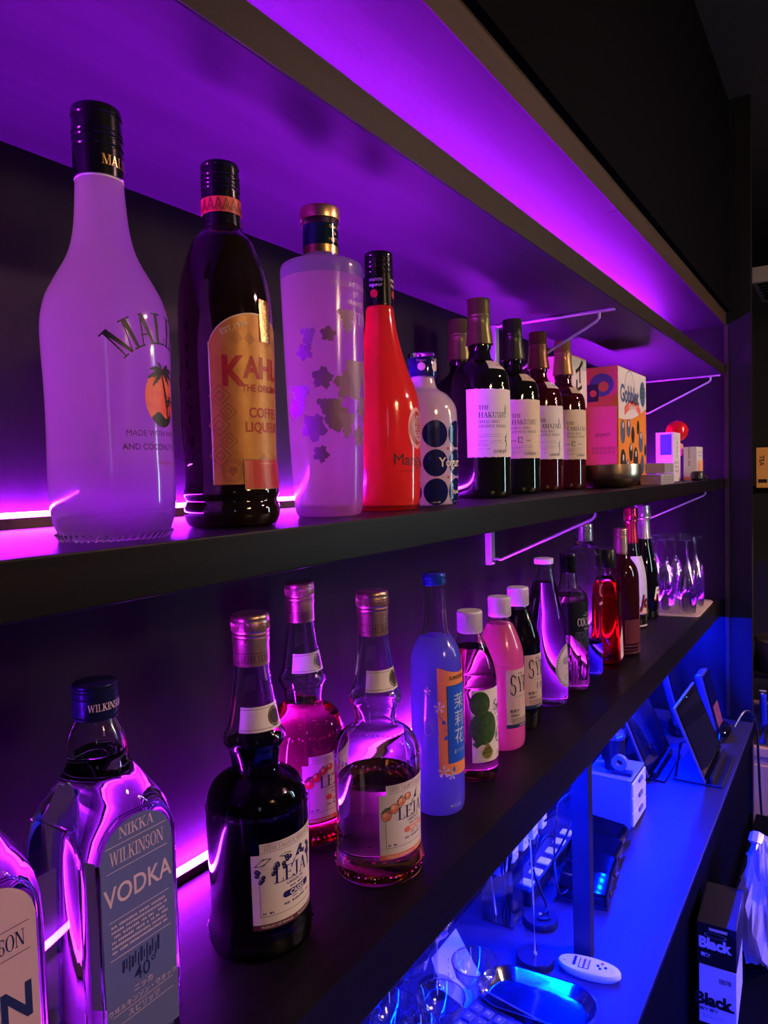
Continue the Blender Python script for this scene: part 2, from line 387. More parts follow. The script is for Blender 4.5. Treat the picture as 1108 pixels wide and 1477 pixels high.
# end panel of the shelving, with its narrow front trim
p = thing('end_panel', 'tall dark panel closing the far end of the bar shelving', 'panel', (XE, 0, 0))
G().bbox(0, .03, -.34, 0, 0, 2.75, .0015).out('board', panelm, p)
G().bbox(-.006, 0, -.2745, -.262, .79, 2.055, .001).out('trim_strip', edge_m, p)

def shelf(label, z0, z1, y1, top_m, x0=-1.2, extra=None):
    t = thing('wall_shelf', label, 'shelf', (0, 0, z1), 0, None)
    g = G().bbox(x0, XE, -y1, 0, z0-z1, 0, .0012); o = g.out('board', top_m, t)
    return t
t = shelf('long dark shelf board at the top, over the caps of the upper bottles', zU, zU+.033, .261, wood_u)
G().box(-1.2, XE-.001, -.2622, -.261, .0008-.033, -.0008).out('front_edge', edge_m, t)
t = shelf('long dark wooden shelf carrying the white, red and whisky bottles', zM-TH, zM, .261, wood)
t = shelf('long dark wooden lower shelf carrying the clear liqueur and syrup bottles', zL-.060, zL, .244, wood)
# soffit over the shelves
s = thing('soffit', 'wooden soffit board above the top shelf, washed in purple light', 'soffit', (0, 0, zS))
G().box(-1.2, XE, -.2475, 0, 0, .03).out('board', wood_u, s)
for a, b in ((-1.2, 1.283), (1.2845, XE)): G().box(a, b, -.2655, -.2475, -.0012, .03).out('trim_strip', wood_u, s)
G().box(-1.2, XE, -.2675, -.2655, -.0012, .042).out('front_edge', bronze, s)
c = thing('overhead_cabinet', 'black overhead cabinet fascia running above the soffit edge', 'cabinet', (0, 0, zS+.042))
G().box(-1.2, XE-.001, -.28, -.001, 0, .65).out('fascia', darkm, c)
# counter
c = thing('counter', 'long dark back counter lit blue beneath the shelves', 'counter', (0, 0, zC))
G().bbox(-1.2, XE-.0065, -.345, -.0005, -.04, 0, .002).out('worktop', counterm, c)
G().box(-1.2, XE-.0065, -.33, -.01, -.74, -.04).out('carcass', darkm, c)
G().box(-1.2, XE-.0065, -.3475, -.345, -.04, -.0015).out('front_edge', darkm, c)
o = G().bbox(1.150, 1.172, -.243, -.213, zC, zL-.060, .0015).out('support_post', counterm, None); tag(o, 'square wooden post standing on the counter under the shelf rail', 'post')

# ---------------------------------------------------------------- LED strips (real lights of the place)
def led(label, z, colr, L, y0=-.011, y1=0, h=.0045, batten=.0095, x0=-1.1, x1=XE-.01):
    t = thing('led_strip', label, 'light strip', (0, 0, z))
    if batten: G().box(x0, x1, y0-.001, y1, 0, batten).out('batten', brown, t)
    G().box(x0, x1, y0, y1-.0045, batten, batten+h).out('diffuser', mat('led '+label[:14], (.8, .8, .8), .5, emit=(colr, L)), t)
led('glowing purple strip along the wall behind the upper row of bottles', zM, PURPLE, L_PURPLE)
led('glowing purple strip along the wall behind the lower row of bottles', zL, PURPLE, L_PURPLE*1.5)
led('purple light strip hidden on top of the highest shelf', zU+.033, PURPLE, L_SOFFIT, y0=-.06, y1=-.045)
t = thing('led_strip', 'dotted blue light strip under the lower shelf above the counter', 'light strip', (0, -.14, zL-.060))
G().box(-.4, XE-.02, -.006, .006, -.002, 0).out('tape', white_pl, t)
g = G(); x = -.4
while x < XE-.04: g.box(x, x+.006, -.003, .003, -.004, -.002); x += .0167
o = g.out('led_chips', mat('blue led chip', (.8, .8, .8), .5, emit=((.0, .0055, 1.0), L_BLUE)), t); o['kind'] = 'stuff'

# ---------------------------------------------------------------- shelf brackets
def bracket(x, zus, y_end, drop, label):
    t = thing('shelf_bracket', label, 'bracket', (x, 0, zus), 0, 'steel rod brackets under the shelves')
    G().bbox(-.009, .009, -.013, 0, -drop, 0, .0008).out('wall_plate', steel, t)
    g = G().bbox(-.008, .008, y_end, -.002, -.0035, 0, .0008); g.out('top_plate', steel, t)
    G().tube([(0, -.012, -drop+.013), (0, -.030, -drop+.011), (0, -.036, -drop+.014), (0, y_end+.034, -.020), (0, y_end+.028, -.014), (0, y_end+.028, -.002)], .0028, 10).out('rod', steel, t, True)
    o = G().lathe([(0, 0), (.004, 0), (.0035, .0015), (0, .002)], 14).out('screw', silver, t, True)
    o.rotation_euler = (PI/2, 0, 0); o.location = (0, -.0130, -drop+.006)
bracket(1.335, zU, -.245, .118, 'steel rod bracket under the top shelf above the whisky caps')
bracket(2.515, zU, -.252, .118, 'steel rod bracket under the top shelf against the end panel')
bracket(1.295, zM-TH, -.245, .112, 'steel rod bracket on the wall above the white-capped syrup bottles')
bracket(2.45, zM-TH, -.245, .112, 'steel rod bracket above the upturned flutes near the end panel')

# ================================================================ BOTTLES
def screwcap(parent, z0, z1, r, m, ridges=(), name='cap', knurl=True, seg=64):
    """a rolled metal screw cap with bands"""
    P = [(r*.9, z0)]; P.append((r, z0+.0006))
    for f in sorted(ridges):
        z = z0+(z1-z0)*f; P += [(r, z-.0011), (r*.945, z-.0004), (r*.945, z+.0004), (r, z+.0011)]
    P += [(r, z1-.0022), (r*.97, z1-.0007), (r*.9, z1), (0, z1)]
    return G().lathe([(0, z0)]+P, seg).out(name, m, parent, True)
def sleeve(parent, z0, z1, r0, r1, m, name='neck_sleeve', n=1):
    return G().lathe([(0, z0), (r0, z0), (r0*.5+r1*.5 if n else r1, (z0+z1)/2), (r1, z1), (0, z1)], 48).out(name, m, parent, True)

# ---- white coconut rum bottle
hr = [(.2319, .0150), (.2159, .0158), (.1981, .0175), (.1834, .0214), (.1669, .0310), (.1552, .0370), (.1399, .0402), (.120, .0400), (.1014, .0392), (.0768, .0390), (.0393, .0398), (.0208, .0396), (.0083, .0372), (.0015, .0335)]
t = thing('rum_bottle', 'big white coconut rum bottle with palm and sunset print, first on the upper shelf', 'bottle', (.298, -.199, zM), math.radians(19))
prof, R = body_prof(hr); prof.append((0, prof[-1][1]))
G().lathe(prof, 72).out('glass_body', milky('purple-lit opal glass', (.34, .26, .34), (1.0, .64, .96), .82, .16, .5, clear=(.010, .055, .12, 1.0)), t, True)  # the glass is white; the strip's purple light is put into its colours
g = G()
for i in range(48):
    a = 2*PI*i/48; g.tube([(.0345*math.cos(a), .0345*math.sin(a), .0006), (.0368*math.cos(a+.08), .0368*math.sin(a+.08), .0042)], .0009, 5)
o = g.out('base_knurling', glass, t, True); o['kind'] = 'stuff'
screwcap(t, .2319, .2775, .0158, black_cap, (.42, .55, .62, .85))
mp = cyl(lambda z: .0158, off=.0003)
printed('cap_lettering', [serif('MALIBU', .0062, 0, .2385, .9, 'c')], mp, gold, t)
mp = cyl(R, .0392)
pz = .118
printed('lettering', [serif('MALIBU', .0195, -.001, .1245, .66, 'c', arch=.036)], mp, ink, t, cut=.003)
printed('sub_lettering', [txt('MADE WITH WHITE RUM', .0054, 0, .0655, .95, .01), txt('AND COCONUT FLAVOUR', .0054, 0, .0570, .95, .01)], mp, mat('purple ink', (.10, .01, .10), .5), t, cut=.003)
printed('sub_lettering', [txt('- ORIGINAL -', .0036, 0, .0475)], mp, mat('rose ink', (.6, .08, .2), .5), t)
sx_, sz_ = -.001, .0905
printed('sun_disc', [disc(sx_, sz_, .0148, 36, 1.28)], mp, mat('sunset print', (.95, .22, .08), .4, vary=((20, 20, 60), (.85, .06, .12))), t)
printed('sea_print', [stripe(sx_-.0100, sx_+.0100, lambda x: sz_-.0189*math.sqrt(max(0, 1-((x-sx_)/.0149)**2)), lambda x: sz_-.0112-.002*math.sin((x-sx_)*400), 12)], mp, ink, t, e=.00015)
def frond(cx, cz, ang, L, w):
    A = []; B = []
    for i in range(9):
        u = i/8; x = cx+L*u*math.cos(ang); z = cz+L*u*math.sin(ang)-L*.45*u*u; k = w*math.sin(PI*min(1, u*.9+.08))*(1 if i % 2 else .6)
        A.append((x, z+k*.5)); B.append((x+.0004, z-k))
    V = A+B; return (V, [(i, i+1, 9+i+1, 9+i) for i in range(8)])
palm = [frond(sx_+.001, sz_+.0165, math.radians(a), L, .0028) for a, L in ((175, .014), (150, .014), (118, .012), (88, .009), (60, .011), (32, .014), (5, .013), (-25, .011), (205, .011))]
palm += [stripe(sx_, sx_+.0052, lambda x: sz_+.0165-(x-sx_)*3.5-.0035, lambda x: sz_+.0175-(x-sx_)*3.3, 6), line(sx_+.0040, sz_+.003, sx_+.0062, sz_-.014, .0011)]
palm += [frond(sx_+.0095, sz_-.001, math.radians(a), .006, .0014) for a in (170, 120, 60, 10, -30, 215)]+[line(sx_+.0095, sz_-.001, sx_+.0085, sz_-.013, .0007)]
printed('palm_print', palm, mp, ink, t, e=.0003)
sleeve(t, .2312, .2322, .0152, .0152, white_pl, 'neck_ring')

# ---- coffee liqueur
hr = [(.2356, .0150), (.2320, .0155), (.2291, .0185), (.2248, .0228), (.2204, .0245), (.2031, .0315), (.1813, .0362), (.154, .0372), (.1101, .0368), (.0602, .0360), (.035, .0360), (.0275, .0378), (.0245, .0374), (.0205, .0352), (.0160, .0376), (.0100, .0380), (.0055, .0368), (.0015, .0350)]
t = thing('coffee_liqueur_bottle', 'dark coffee liqueur bottle with an arched golden label and red patterned neck band', 'bottle', (.414, -.191, zM), math.radians(-8))
prof, R = body_prof(hr); prof.append((0, prof[-1][1]))
G().lathe(prof, 72).out('glass_body', mat('dark brown glass', (.010, .005, .004), .05, coat=.5), t, True)
sleeve(t, .2350, .2440, .0158, .0152, black_cap, 'neck_sleeve')
G().lathe([(0, .2440), (.0155, .2440), (.0155, .2555), (0, .2555)], 48).out('neck_band', mat('orange red band', (.75, .12, .06), .35), t, True)
mp = cyl(lambda z: .0155, off=.0003); zz = []
for i in range(16):
    x = -.046+i*.0062
    zz += [line(x, .2448, x+.0031, .2545, .0011), line(x+.0031, .2545, x+.0062, .2448, .0011), line(x+.0016, .2448, x+.0031, .2495, .0008), line(x+.0031, .2495, x+.0046, .2448, .0008)]
printed('band_pattern', zz, mp, mat('maroon ink', (.25, .03, .02), .4), t)
screwcap(t, .2555, .2840, .0152, black_cap, (.25, .36, .47, .6, .85))
mp = cyl(R, .0368); top = lambda x: .134+.029*math.sqrt(max(0, 1-(x/.0375)**2))
printed('front_label', [stripe(-.0372, .0372, .033, top, 36, 14)], mp, mat('golden label', (.50, .21, .035), .42, metal=.15, vary=((90, 90, 90), (.60, .28, .055))), t, smooth=True)
printed('label_border', [stripe(-.0372, .0372, lambda x: top(x)-.0012, top, 36), rect(-.0372, -.0362, .033, .134)], mp, cream, t, e=.0002)
dk = mat('dark orange print', (.36, .13, .03), .4)
pat = []
for (dx, dz, s_) in [(-.024, .088, .006), (-.024, .066, .006), (-.006, .143, .004), (.012, .143, .004), (-.030, .100, .008), (.004, .052, .004), (.020, .052, .004), (-.031, .078, .008), (.024, .142, .004), (-.016, .143, .004), (-.031, .055, .008)]:
    for k in (1, .45):
        q = s_*k; P = [(dx, dz-q), (dx+q, dz), (dx, dz+q), (dx-q, dz)]
        for a, b in zip(P, P[1:]+P[:1]): pat.append(line(*a, *b, .0009))
pat += [ring(-.022, .0435, .0085, .0008), ring(-.022, .0435, .0065, .0005), poly([(-.022, .039), (-.0185, .0435), (-.0195, .0465), (-.022, .045), (-.0245, .0465), (-.0255, .0435)])]
printed('label_pattern', pat, mp, dk, t, e=.0002, cut=.004)
redk = mat('kraft red ink', (.42, .02, .02), .4)
printed('lettering', [txt('K', .031, -.0275, .108, .82, .035, 'l'), txt('AHLÚA', .0225, -.0125, .114, .86, .035, 'l')], mp, redk, t, e=.0003, cut=.003)
printed('lettering', [txt('THE ORIGINAL', .0075, .008, .1035, .85, .02), txt('COFFEE', .0105, .008, .084, .9, .02), txt('LIQUEUR', .0105, .008, .073, .9, .02)], mp, redk, t, e=.0003, cut=.003)
printed('small_lettering', [rot2(txt('EST.1936', .0058, -.017, .1495, 1, .01), .40, -.017, .1495), line(-.012, .099, .030, .099, .0005)], mp, cream, t, e=.0003)
printed('red_plaque', [stripe(-.014, .036, .029, .052, 14, 1)], mp, mat('red plaque', (.5, .03, .03), .35), t, e=.0003)
printed('plaque_border', [rect(-.014, .036, .0512, .052), rect(-.014, .036, .029, .0298), rect(-.014, -.0133, .029, .052)], mp, dk, t, e=.0005, cut=.004)
printed('plaque_lettering', [txt('MADE WITH', .0038, .010, .0465), txt('100% ARABICA COFFEE', .0045, .010, .0410, .9, .01), txt('FROM MEXICO', .0038, .010, .0360)], mp, gold, t, e=.0005)
printed('foil_tag', [stripe(.0035, .0165, .142, .1745, 5, 6)], mp, mat('copper foil', (.8, .42, .2), .22, metal=1, bump=((400, 400, 400), .5, .001)), t, e=.0006)
printed('foil_border', [rect(.0035, .0165, .142, .1427), rect(.0035, .0042, .142, .1745), rect(.0158, .0165, .142, .1745)], mp, redk, t, e=.0008)
mpe = cyl(R, .0368, off=-.0002)
for i, ch in enumerate('VERACRUZ'):
    sh = txt(ch, .0115, -.0595, .150-i*.0145, 1, .02); 
    V = []; F = []; nv = len(sh[0])
    V = [mpe(x, z, 0) for x, z in sh[0]]+[mpe(x, z, .0014) for x, z in sh[0]]
    F = [tuple(nv+k for k in f) for f in sh[1]]
    mesh('embossed_letter', V, F, MATS['dark brown glass'], t)
printed('back_label', [stripe(-.103, -.079, .060, .120, 10, 2)], mp, paper, t)
printed('side_seal', [stripe(-.0372, -.0366, .033, .14, 1, 2)], mp, paper, t, e=.0004)

# ---- frosted muscat liqueur
hr = [(.2446, .0163), (.2395, .0165), (.2385, .0175), (.2375, .0300), (.2355, .0370), (.2318, .0388), (.2253, .0390), (.1345, .0372), (.0622, .0350), (.012, .0325), (.0059, .0318), (.0015, .0300)]
t = thing('muscat_liqueur_bottle', 'frosted tapering liqueur bottle with gold cap and etched grapes, third on the upper shelf', 'bottle', (.542, -.190, zM))
lv = .218
sp, R = shell(hr, .0032, lv)
mat('frosted glass', (.88, .74, .92), .34, trans=1, ior=1.25); frost = milky('purple-lit frosted glass', (.36, .18, .38), (1.0, .56, .98), .84, .3, .4); frost2 = milky('frosted empty shoulder', (.25, .20, .32), (.55, .45, .75), .7, .3, .4)  # lilac of the frosted body is purple strip light put into the colour
opr, _ = body_prof(hr); opr.append((0, opr[-1][1]))
opr = [q for q in opr]
zone_body(opr, [frost, frost2, MATS['frosted glass']], lambda c: 1 if c.z > lv else 0, t, 64)
G().lathe([(0, .0012), (.0275, .0012), (.0300, .0060), (.0305, .0125), (0, .0130)], 48).out('thick_base', milky('thick glowing base', (.6, .4, .7), (1, .8, 1), .9, .3, .4), t, True)  # paler tone carries the lit glow of the base in its colour
G().lathe([(0, .2446), (.0166, .2446), (.0166, .2560), (0, .2560)], 48).out('neck_label', gold, t, True)
G().lathe([(0, .2518), (.0168, .2518), (.0168, .2712), (0, .2712)], 48).out('neck_label', mat('dark green foil', (.01, .04, .05), .12, metal=.5), t, True)
G().lathe([(0, .2712), (.0175, .2712), (.0178, .2760), (.0160, .2768), (0, .2768)], 48).out('glass_lip', MATS['frosted glass'], t, True)
G().lathe([(0, .2765), (.0184, .2765), (.0186, .2785), (.0186, .2862), (.0180, .2875), (0, .2875)], 56).out('cap', mat('brushed gold', (.85, .55, .28), .32, metal=1, bump=((10, 10, 900), .2, .0002)), t, True)
mp = cyl(lambda z: .0168, off=.0003)
printed('neck_lettering', [txt('Distillée', .0042, 0, .2665, 1, .01), txt('&', .0040, 0, .2612, 1, .01), txt('MISTIA', .0050, 0, .2545, 1, .02)], mp, gold, t)
mp = cyl(R, .037)
pinkw = mat('pale pink print', (.85, .66, .78), .3)
printed('lettering', [txt('MUSCAT LIQUEUR', .0062, 0, .2085, 1, .005), txt('DE', .0062, 0, .2005), txt('FRANCE', .0062, 0, .1925), serif('MISTIA', .0105, 0, .176, 1.0, 'c')], mp, pinkw, t, cut=.003)
fr1 = mat('etched lilac leaf', (.26, .09, .30), .5); fr2 = mat('etched pale grape', (.30, .13, .34), .4)
def leaf(cx, cz, s_, a0=0, n=26):
    V = [(cx, cz)]; r = random.Random(int(cx*9e4+cz*7e4))
    for i in range(n):
        a = a0+2*PI*i/n; rr = s_*(.62+.38*abs(math.cos(2.5*(a-a0))))*(1+.12*(i % 2))*r.uniform(.92, 1.05); V.append((cx+rr*math.cos(a), cz+rr*math.sin(a)))
    return (V, [(0, 1+i, 1+(i+1) % n) for i in range(n)])
def grapes(cx, cz, s_, rows=6):
    out = []
    for r_ in range(rows):
        k = max(1, round((rows-r_)*.8)); 
        for j in range(k): out.append(disc(cx+(j-(k-1)/2)*s_*1.55+((r_ % 2)*.3*s_), cz-r_*s_*1.45, s_, 10))
    return out
printed('etched_leaves', [leaf(-.012, .120, .014, .3), leaf(-.046, .082, .013, 1.0), leaf(-.022, .090, .013, 2.0), leaf(.012, .100, .013, 2.2), leaf(.020, .150, .008, 1), leaf(-.052, .150, .008, 2), leaf(-.03, .165, .007, .2), leaf(-.066, .100, .010, .7), leaf(-.036, .126, .010, 1.4), leaf(.004, .074, .010, .4), leaf(-.040, .058, .008, 1.1), leaf(.030, .112, .011, .6)], mp, fr1, t, cut=.004)
printed('etched_grapes', grapes(.0, .140, .0030, 8)+grapes(.018, .134, .0028, 8)+grapes(-.030, .105, .0030, 6)+grapes(-.014, .112-.02, .0030, 5)+grapes(-.058, .118, .0026, 6)+grapes(-.048, .168, .0028, 4)+grapes(-.012, .185, .0028, 5), mp, fr2, t, e=.0002, cut=.004)

# ---- mango liqueur
hr = [(.2165, .0138), (.2145, .0150), (.200, .0160), (.1829, .0190), (.1607, .0245), (.1422, .0310), (.1244, .0372), (.1133, .0395), (.095, .0400), (.0641, .0396), (.0120, .0380), (.0060, .0372), (.0015, .0350)]
t = thing('mango_liqueur_bottle', 'opaque red-orange mango liqueur bottle with a black cap', 'bottle', (.648, -.185, zM))
prof, R = body_prof(hr); prof.append((0, prof[-1][1]))
G().lathe(prof, 64).out('glass_body', milky('mango red glass', (.92, .055, .035), (.98, .12, .12), .5, .16, .5), t, True)
G().lathe([(0, -.0002+.0005), (.0352, .0006), (.0380, .0052), (.0385, .0058), (.0355, .0066), (0, .0066)], 56).out('clear_foot', glass, t, True)
screwcap(t, .2165, .2735, .0152, black_cap, (.60, .70, .78, .90))
mp = cyl(lambda z: .0152, off=.0003)
printed('cap_lettering', [txt('mango', .0058, -.019, .2415, 1, .02), txt('liqueur', .0052, -.019, .2360, 1, .02)], mp, mat('lilac print', (.6, .45, .85), .4), t)
printed('cap_fruit_print', [disc(-.021, .2285, .0044, 16), disc(.004, .2285, .0044, 16)], mp, red_ink, t)
printed('cap_lettering', [txt('mango', .0058, .006, .2415, 1, .02), txt('liqueur', .0052, .006, .2360, 1, .02)], mp, cream, t)
mp = cyl(R, .0385)
printed('lettering', [txt('Mango', .0170, -.0062, .0475, 1.0, .02)], mp, ink, t, cut=.003)
printed('sub_lettering', [txt('M A N G O   L I Q U E U R', .0036, .0, .0400)], mp, redk, t)
printed('emblem', [disc(.003, .0860, .0145, 26, 1.5)], mp, mat('pale red ring print', (.85, .35, .33), .3), t, cut=.004)
printed('emblem', [disc(.003, .0860, .0118, 26, 1.5)], mp, mat('deep red print', (.45, .01, .02), .3), t, e=.0002, cut=.004)
printed('emblem', [ring(.006, .0860, .0085, .0010, 20, 1.6)]+[ring(.006+.004*math.cos(a)*.9, .0860+.0085*math.sin(a), .0024, .0008, 10) for a in [i*PI/4 for i in range(8)]]+[txt('BOLS', .006, .002, .0775, .8)][:0], mp, pinkw, t, e=.0004)

# ---- yogurt liqueur
hr = [(.1540, .0135), (.1512, .0142), (.1412, .0160), (.1370, .0210), (.1329, .0290), (.1204, .0385), (.1079, .0405), (.0661, .0400), (.0060, .0392), (.0015, .0372)]
t = thing('yogurt_liqueur_bottle', 'squat white yogurt liqueur bottle with big navy dots', 'bottle', (.753, -.175, zM))
prof, R = body_prof(hr); prof.append((0, prof[-1][1]))
G().lathe(prof, 64).out('glass_body', milky('white yogurt glass', (.80, .72, .70), (.80, .72, .74), .35, .12, .5), t, True)
G().lathe([(0, .1540), (.0166, .1540), (.0170, .1560), (.0170, .1760), (.0166, .1766), (0, .1766)], 48).out('cap', mat('navy foil cap', (.02, .02, .16), .14, metal=.4, coat=.6), t, True)
G().lathe([(0, .1766), (.0165, .1766), (.0176, .1785), (.0172, .1815), (.0155, .1828), (0, .1828)], 48).out('clear_ring', glass, t, True)
mp = cyl(lambda z: .0170, off=.0003)
printed('cap_lettering', [disc(-.019, .1650, .0048, 14), disc(.000, .1655, .0056, 14, 1.1), txt('Yogurt', .0042, -.019, .1710), txt('Yogurt', .0042, .0, .1725), disc(-.0006, .1662, .0010, 8)], mp, mat('pink white print', (.75, .6, .7), .4), t)
mp = cyl(R, .040); navy = mat('navy dot print', (.010, .014, .13), .16)
dots = [disc(cx_, cz_, .0158, 30) for cx_ in (-.0620, -.0285, .0050, .0385) for cz_ in (.0840, .0503, .0166)]
printed('dot_print', dots, mp, navy, t, cut=.005)
printed('small_dots', [disc(cx_, cz_, .0019, 12) for cx_ in (-.0118, .0217) for cz_ in (.0672, .0335)], mp, mat('brick dot', (.45, .08, .05), .4), t)
printed('lettering', [txt('Yogurt', .0150, -.004, .0460, 1, .015), txt('liqueur', .0080, .006, .0140, 1, .01)], mp, white_ink, t, e=.0003, cut=.003)

# ---- whisky bottles
def whisky(x, y, label, cap_m, label_m, title, twelve, glassm, low=False, h=.295, facing=True, l0=-72, lh=(.060, .158)):
    t = thing('whisky_bottle', label, 'bottle', (x, y, zM), 0, 'malt whisky bottles on the upper shelf')
    k = h/.295
    hr = [(.2180, .0150), (.2120, .0162), (.2060, .0175), (.2000, .0250), (.1925, .0345), (.1820, .0410), (.1700, .0430), (.1500, .0436), (.0900, .0436), (.0100, .0430), (.0050, .0424), (.0015, .0400)]
    hr = [(a*k, b) for a, b in hr]
    prof, R = body_prof(hr); prof.append((0, prof[-1][1]))
    G().lathe(prof, 60).out('glass_body', glassm, t, True)
    G().lathe([(0, .2180*k), (.0152, .2180*k), (.0168, .2215*k), (.0168, .2260*k), (.0150, .2275*k), (0, .2275*k)], 40).out('glass_collar', glassm, t, True)
    P = [(0, .2270*k), (.0208, .2275*k), (.0205, .2300*k), (.0190, .2420*k), (.0172, .2560*k), (.0166, .2640*k), (.0171, .2648*k), (.0171, .2665*k), (.0165, .2672*k), (.0166, .2690*k), (.0171, .2697*k), (.0170, .2712*k), (.0165, .2720*k), (.0167, .2925*k), (.0160, .2945*k), (0, .2945*k)]
    G().lathe(P, 48).out('capsule', cap_m, t, True)
    if facing:
        mp = cyl(R, .0436); r = random.Random(int(x*100)); W_ = .0436
        a0, a1 = math.radians(l0)*W_, math.radians(52)*W_
        jag = [r.uniform(-.0006, .0006) for _ in range(60)]
        printed('front_label', [stripe(a0, a1, lambda q: lh[0]+jag[int((q-a0)/(a1-a0)*58)], lambda q: lh[1]+jag[int((q-a0)/(a1-a0)*57)+1], 40, 2)], mp, label_m, t, smooth=True)
        X = a0+.0175 if not twelve else a0+.012
        top = lh[1]-.030
        L = [serif('THE', .0062, X, top, 1.05), serif(title, .0080, X, top-.0115, .95), serif('SINGLE MALT', .0040, X, top-.0190, 1), serif('JAPANESE WHISKY', .0040, X, top-.0255, 1)]
        if twelve: L += [txt('AGED', .0034, X+.003, top-.0395, 1, .01), serif('12', .0105, X+.009, top-.042, .85), txt('YEARS', .0034, X+.028, top-.0395, 1, .01)]
        printed('lettering', L, mp, ink, t, e=.0002)
        s0 = top-.047 if twelve else top-.036
        printed('small_print', [scribble(X, s0-i*.0030-(.003 if i > 1 else 0), .036, .0010, .8, i+int(x*50)) for i in range(4)]+[scribble(X, s0-.021, .015, .0016, .7, 3)], mp, grey_ink, t, e=.0002)
        if not twelve: printed('brush_mark', [poly([(X+.0435, top-.008), (X+.0450, top+.002), (X+.0440, top+.010), (X+.0425, top-.002)]), line(X+.043, top-.038, X+.0455, top-.052, .0016), line(X+.0460, top-.034, X+.0425, top-.046, .0012), line(X+.0425, top-.060, X+.0455, top-.048, .0010)], mp, ink, t, e=.0002)
        ct = {'HAKUSHU': '白州蒸溜所', 'YAMAZAKI': '山崎蒸溜所'}[title]
        printed('small_lettering', [txt(ct, .0052, X+.033, lh[0]+.006, .95, .01), txt('ウイスキー', .0036, X+.008, lh[0]+.016)] , mp, ink, t, e=.0002)
    # shoulder label
    mp2 = cyl(R, .030)
    printed('shoulder_label', [stripe(-.023, .016, .1880*k, .2010*k, 12, 3)], mp2, label_m, t, smooth=True)
    printed('shoulder_lettering', [txt('WHISKY', .0040, -.004, .1925*k)], mp2, ink, t, e=.0003)
    return t
dkglass = mat('dark green whisky glass', (.006, .008, .004), .04, coat=.4)
redglass = mat('dark red whisky glass', (.045, .004, .006), .04, coat=.4)
olive = mat('olive capsule foil', (.13, .14, .035), .34, metal=.55)
dkolive = mat('dark green capsule foil', (.035, .055, .02), .34, metal=.55)
brown_c = mat('brown capsule foil', (.16, .07, .035), .34, metal=.55)
amber_c = mat('gold capsule foil', (.42, .24, .09), .32, metal=.65)
whisky(.979, -.143, 'whisky bottle with olive capsule and wide white torn-edged label, beside the dotted bottle', olive, paper, 'HAKUSHU', False, dkglass, l0=-92)
whisky(1.085, -.055, 'second whisky bottle standing behind the dotted yogurt bottle, only its olive cap and shoulder visible', olive, paper, 'HAKUSHU', False, dkglass, facing=False)
whisky(1.159, -.120, 'whisky bottle with dark green capsule and cream label reading 12', dkolive, cream, 'HAKUSHU', True, dkglass, l0=-88, h=.298)
whisky(1.298, -.112, 'whisky bottle with brown capsule, dark red glass and white label', brown_c, paper, 'YAMAZAKI', False, redglass, l0=-96, h=.299)
whisky(1.423, -.116, 'whisky bottle with golden capsule and cream label bordered in gold', amber_c, cream, 'YAMAZAKI', True, redglass, l0=-80, h=.300)

# ================================================================ UPPER SHELF, FAR END
# metal bowl
t = thing('metal_bowl', 'small shiny brass bowl with rounded bottom in front of the game box', 'bowl', (1.502, -.185, zM))
P = [(0, .002), (.030, 0), (.045, .002), (.056, .010), (.0615, .020), (.063, .030), (.063, .048), (.0605, .048), (.0605, .030), (.058, .020), (.044, .006), (0, .005)]
G().lathe(P, 56).out('bowl_body', mat('polished brass', (.90, .66, .44), .28, metal=1), t, True)
# pink card game box leaning in the bowl
t = thing('card_box', 'flat pink card game box standing between the brass bowl and the game box', 'box', (1.607, -.135, zM), math.radians(-74))
G().bbox(-.038, .036, -.011, .011, 0, .178, .001).out('carton', mat('pink carton', (.95, .12, .24), .45), t)
mp = plane_map((0, -.011, 0), (1, 0, 0), (0, -1, 0))
printed('lettering', [txt('JACKPOT', .0095, .006, .112, .8, .01)], mp, mat('maroon print', (.2, .02, .05), .5), t)
mk = []
for i in range(7):
    mk += [ring(-.014+i*.0085, .085, .0034, .0009, 10), ring(-.014+i*.0085, .076, .0032, .0008, 8)]
printed('pattern_print', mk[:12], mp, MATS['maroon print'], t)
# board game box
t = thing('game_box', 'tall board game box with orange and white front and pink side', 'box', (1.655, -.163, zM))
G().bbox(0, .26, 0, .074, 0, .2735, .0012).out('carton', mat('orange carton', (.90, .30, .045), .5), t)
mpf = plane_map((0, 0, 0), (1, 0, 0), (0, -1, 0))
printed('white_panel', [stripe(.001, .259, lambda x: .155-.01*math.sin(x*14)+x*.12, .2725, 16)], mpf, paper, t)
printed('lettering', [txt('Gobblet', .056, .100, .195, .90, .03)], mpf, mat('slate blue print', (.08, .13, .28), .5), t, e=.0006)
printed('ribbon', [stripe(.05, .20, lambda x: .163+.02*math.sin((x-.05)*20), lambda x: .183+.02*math.sin((x-.05)*20), 14)], mpf, mat('coral print', (.85, .16, .12), .5), t, e=.0006)
printed('lettering', [txt('Gobblers!', .020, .125, .180, .95, .02)], mpf, paper, t, e=.0009)
printed('badge', [disc(.222, .225, .026, 24, 1.2)], mpf, mat('teal print', (.06, .16, .26), .5), t, e=.0006)
printed('badge_print', [scribble(.202, .214+i*.009, .038, .004, .8, i) for i in range(4)], mpf, gold, t, e=.0009)
printed('arc_print', [ring(.10, .225, .046, .002, 30), ring(.038, .215, .020, .002, 20)], mpf, MATS['slate blue print'], t, e=.0005)
blob = []; blob2 = []
for i, (bx, bz, br) in enumerate([(.035, .125, .019), (.035, .050, .024), (.085, .135, .015), (.125, .120, .014), (.075, .035, .018), (.150, .060, .022), (.200, .105, .018), (.105, .078, .015), (.215, .050, .016), (.175, .140, .012), (.180, .025, .014), (.245, .085, .010)]):
    (blob if i % 2 else blob2).append(disc(bx, bz, br, 18, 1.45))
